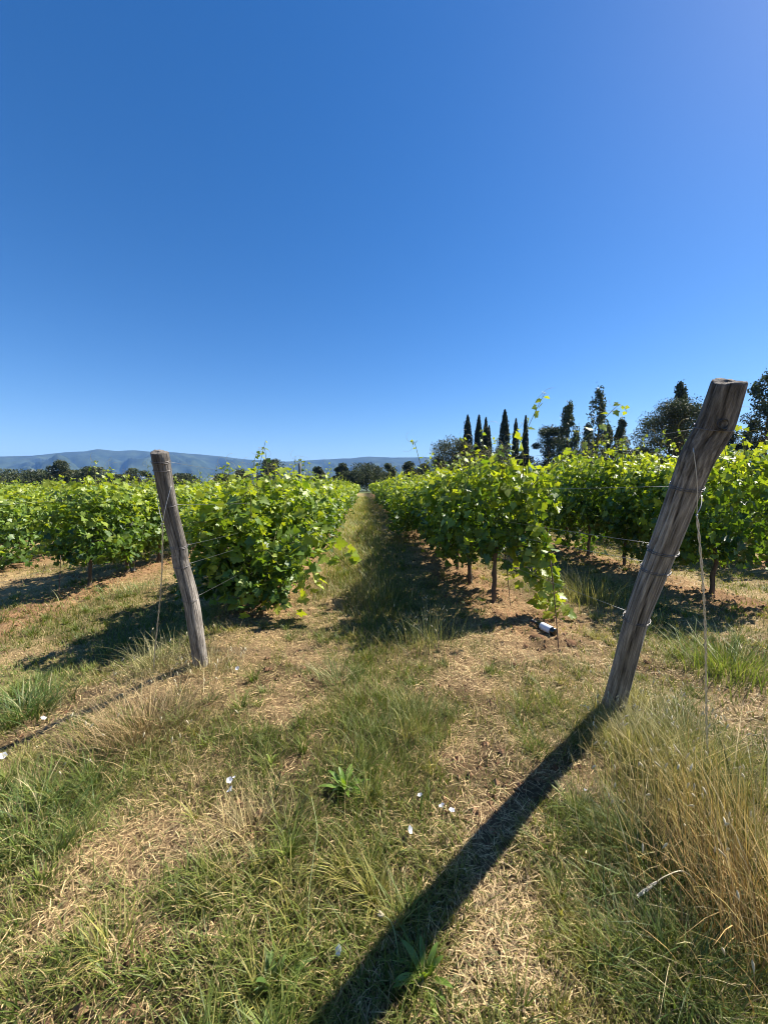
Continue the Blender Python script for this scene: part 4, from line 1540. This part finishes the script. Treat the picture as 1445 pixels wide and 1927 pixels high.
# ------------------------------------------------------------------ hills
prof_u = [-500, -200, 0, 60, 125, 160, 185, 220, 255, 290, 330, 400, 470, 540, 600, 660, 690, 740, 800, 900, 1000, 1100, 1200, 1400, 1700, 2200]
prof_v = [862, 859, 858.5, 857.5, 850.5, 849, 844.5, 848.5, 847, 850, 851, 857, 865, 868.5, 865, 862, 859, 861, 860, 868, 872, 876, 880, 886, 892, 896]
HB, HN = 420, 70
uu = np.linspace(-500, 2200, HB)
vv = np.interp(uu, prof_u, prof_v) + 1.2 * (fbm(uu * .05, uu * 0, 1, 3, 3) - .5)
Vh = []
for i_, (u, v) in enumerate(zip(uu, vv)):
    d = ray(u, v)
    dh = d[:2] / np.linalg.norm(d[:2])
    ridge_d = 5200.0
    hr = H + d[2] / np.linalg.norm(d[:2]) * ridge_d
    for jj in range(HN):
        f_ = jj / (HN - 1) * 1.35
        dist = 2600 + (ridge_d - 2600) * f_
        az_ = math.atan2(dh[0], dh[1])
        if f_ <= 1:
            base_h = f_ ** 1.5
        else:
            base_h = 1 - (f_ - 1) * 1.6
        Vh.append((dh[0] * dist, dh[1] * dist, hr, base_h, f_, az_ * 9, dist / 600))
Vh = np.array(Vh)
spur = fbm(Vh[:, 5] * 1.5, Vh[:, 6] * .55, 1.3, 8, 5) - .5
rd_ = 1 - np.abs(2 * fbm(Vh[:, 5] * 1.5 + Vh[:, 6] * .25, Vh[:, 6] * .35, 1.5, 14, 4) - 1)
amp = np.sin(np.pi * np.clip(Vh[:, 4], 0, 1)) * 1.0
zz = -16 + (Vh[:, 2] + 16) * Vh[:, 3] + amp * (spur * 240 + (rd_ - .75) * 210)
# keep the crest line above everything in front of it
lim = (Vh[:, 2]) * (2600 + 2600 * Vh[:, 4]) / 5200 - 6
zz = np.where(Vh[:, 4] < .97, np.minimum(zz, lim), zz)
zz = np.maximum(zz, -20)
hv = np.stack([Vh[:, 0], Vh[:, 1], zz], -1)
ix = np.arange(HB * HN).reshape(HB, HN)
hq = np.stack([ix[:-1, :-1], ix[1:, :-1], ix[1:, 1:], ix[:-1, 1:]], -1).reshape(-1, 4)
fn = fbm(hv[:, 0] * .004, hv[:, 1] * .004, 1, 2, 4)[:, None]
hc = np.array([.018, .030, .014]) * (1 - fn) + np.array([.06, .075, .036]) * fn
fld = ((fbm(hv[:, 0] * .006, hv[:, 1] * .012, 1, 33, 3) > .70) & (Vh[:, 4] < .4))[:, None]
hc = np.where(fld, np.array([.30, .27, .17]), hc)
M_HILL = tint_mat('forested_hills', .95, .007, .6, 0, .05)
o = link('hills', mesh_np('hills', hv, hq, hc), M_HILL)
tag(o, 'long forested blue mountain ridge along the horizon', 'hills', kind='structure')

# ------------------------------------------------------------------ haze in the air
mh = bpy.data.materials.new('haze_air')
mh.use_nodes = True
nt = mh.node_tree
nt.nodes.clear()
out = nt.nodes.new('ShaderNodeOutputMaterial')
pv = nt.nodes.new('ShaderNodeVolumePrincipled')
pv.inputs['Color'].default_value = (.22, .46, 1.0, 1)
pv.inputs['Density'].default_value = .9e-4
pv.inputs['Anisotropy'].default_value = .0
nt.links.new(pv.outputs[0], out.inputs['Volume'])
hx = [-9500, 9500]
bxv = [(x, y, z) for x in hx for y in hx for z in (-60, 620)]
bq = [(0, 1, 3, 2), (4, 6, 7, 5), (0, 4, 5, 1), (2, 3, 7, 6), (0, 2, 6, 4), (1, 5, 7, 3)]
hz = link('haze', mesh_np('haze', bxv, np.array(bq), None, False), mh)
tag(hz, 'thin blue summer haze between the vineyard and the mountains', 'haze', kind='stuff')

# ------------------------------------------------------------------ light
SUN_AZ, SUN_EL = R(69), R(47.5)
sd = bpy.data.lights.new('sun', 'SUN')
sd.energy = 5.0
sd.angle = R(.53)
sd.color = (1, .94, .84)
so_ = bpy.data.objects.new('sun', sd)
COL.objects.link(so_)
dv = Vector((math.sin(SUN_AZ) * math.cos(SUN_EL), math.cos(SUN_AZ) * math.cos(SUN_EL), math.sin(SUN_EL)))
so_.rotation_euler = dv.to_track_quat('Z', 'Y').to_euler()
so_.location = dv * 100
w = bpy.data.worlds.new('World')
scn.world = w
w.use_nodes = True
nt = w.node_tree
bg = nt.nodes['Background']
sky = nt.nodes.new('ShaderNodeTexSky')
sky.sky_type = 'NISHITA'
sky.sun_disc = False
sky.sun_elevation = SUN_EL
sky.sun_rotation = SUN_AZ
sky.altitude = 250
sky.air_density = 1.0
sky.dust_density = .3
sky.ozone_density = 3.0
hs = nt.nodes.new('ShaderNodeHueSaturation')
hs.inputs['Saturation'].default_value = 1.36
hs.inputs['Hue'].default_value = .507
nt.links.new(sky.outputs[0], hs.inputs['Color'])
nt.links.new(hs.outputs[0], bg.inputs['Color'])
bg.inputs['Strength'].default_value = .063

vs = scn.view_settings
vs.view_transform = 'Standard'
vs.look = 'None'
vs.exposure = 1.22
vs.gamma = 1
cy = scn.cycles
cy.max_bounces = 8
cy.diffuse_bounces = 3
cy.glossy_bounces = 2
cy.transmission_bounces = 6
cy.volume_bounces = 1
cy.use_adaptive_sampling = True
cy.adaptive_threshold = .006
cy.filter_width = 1.05
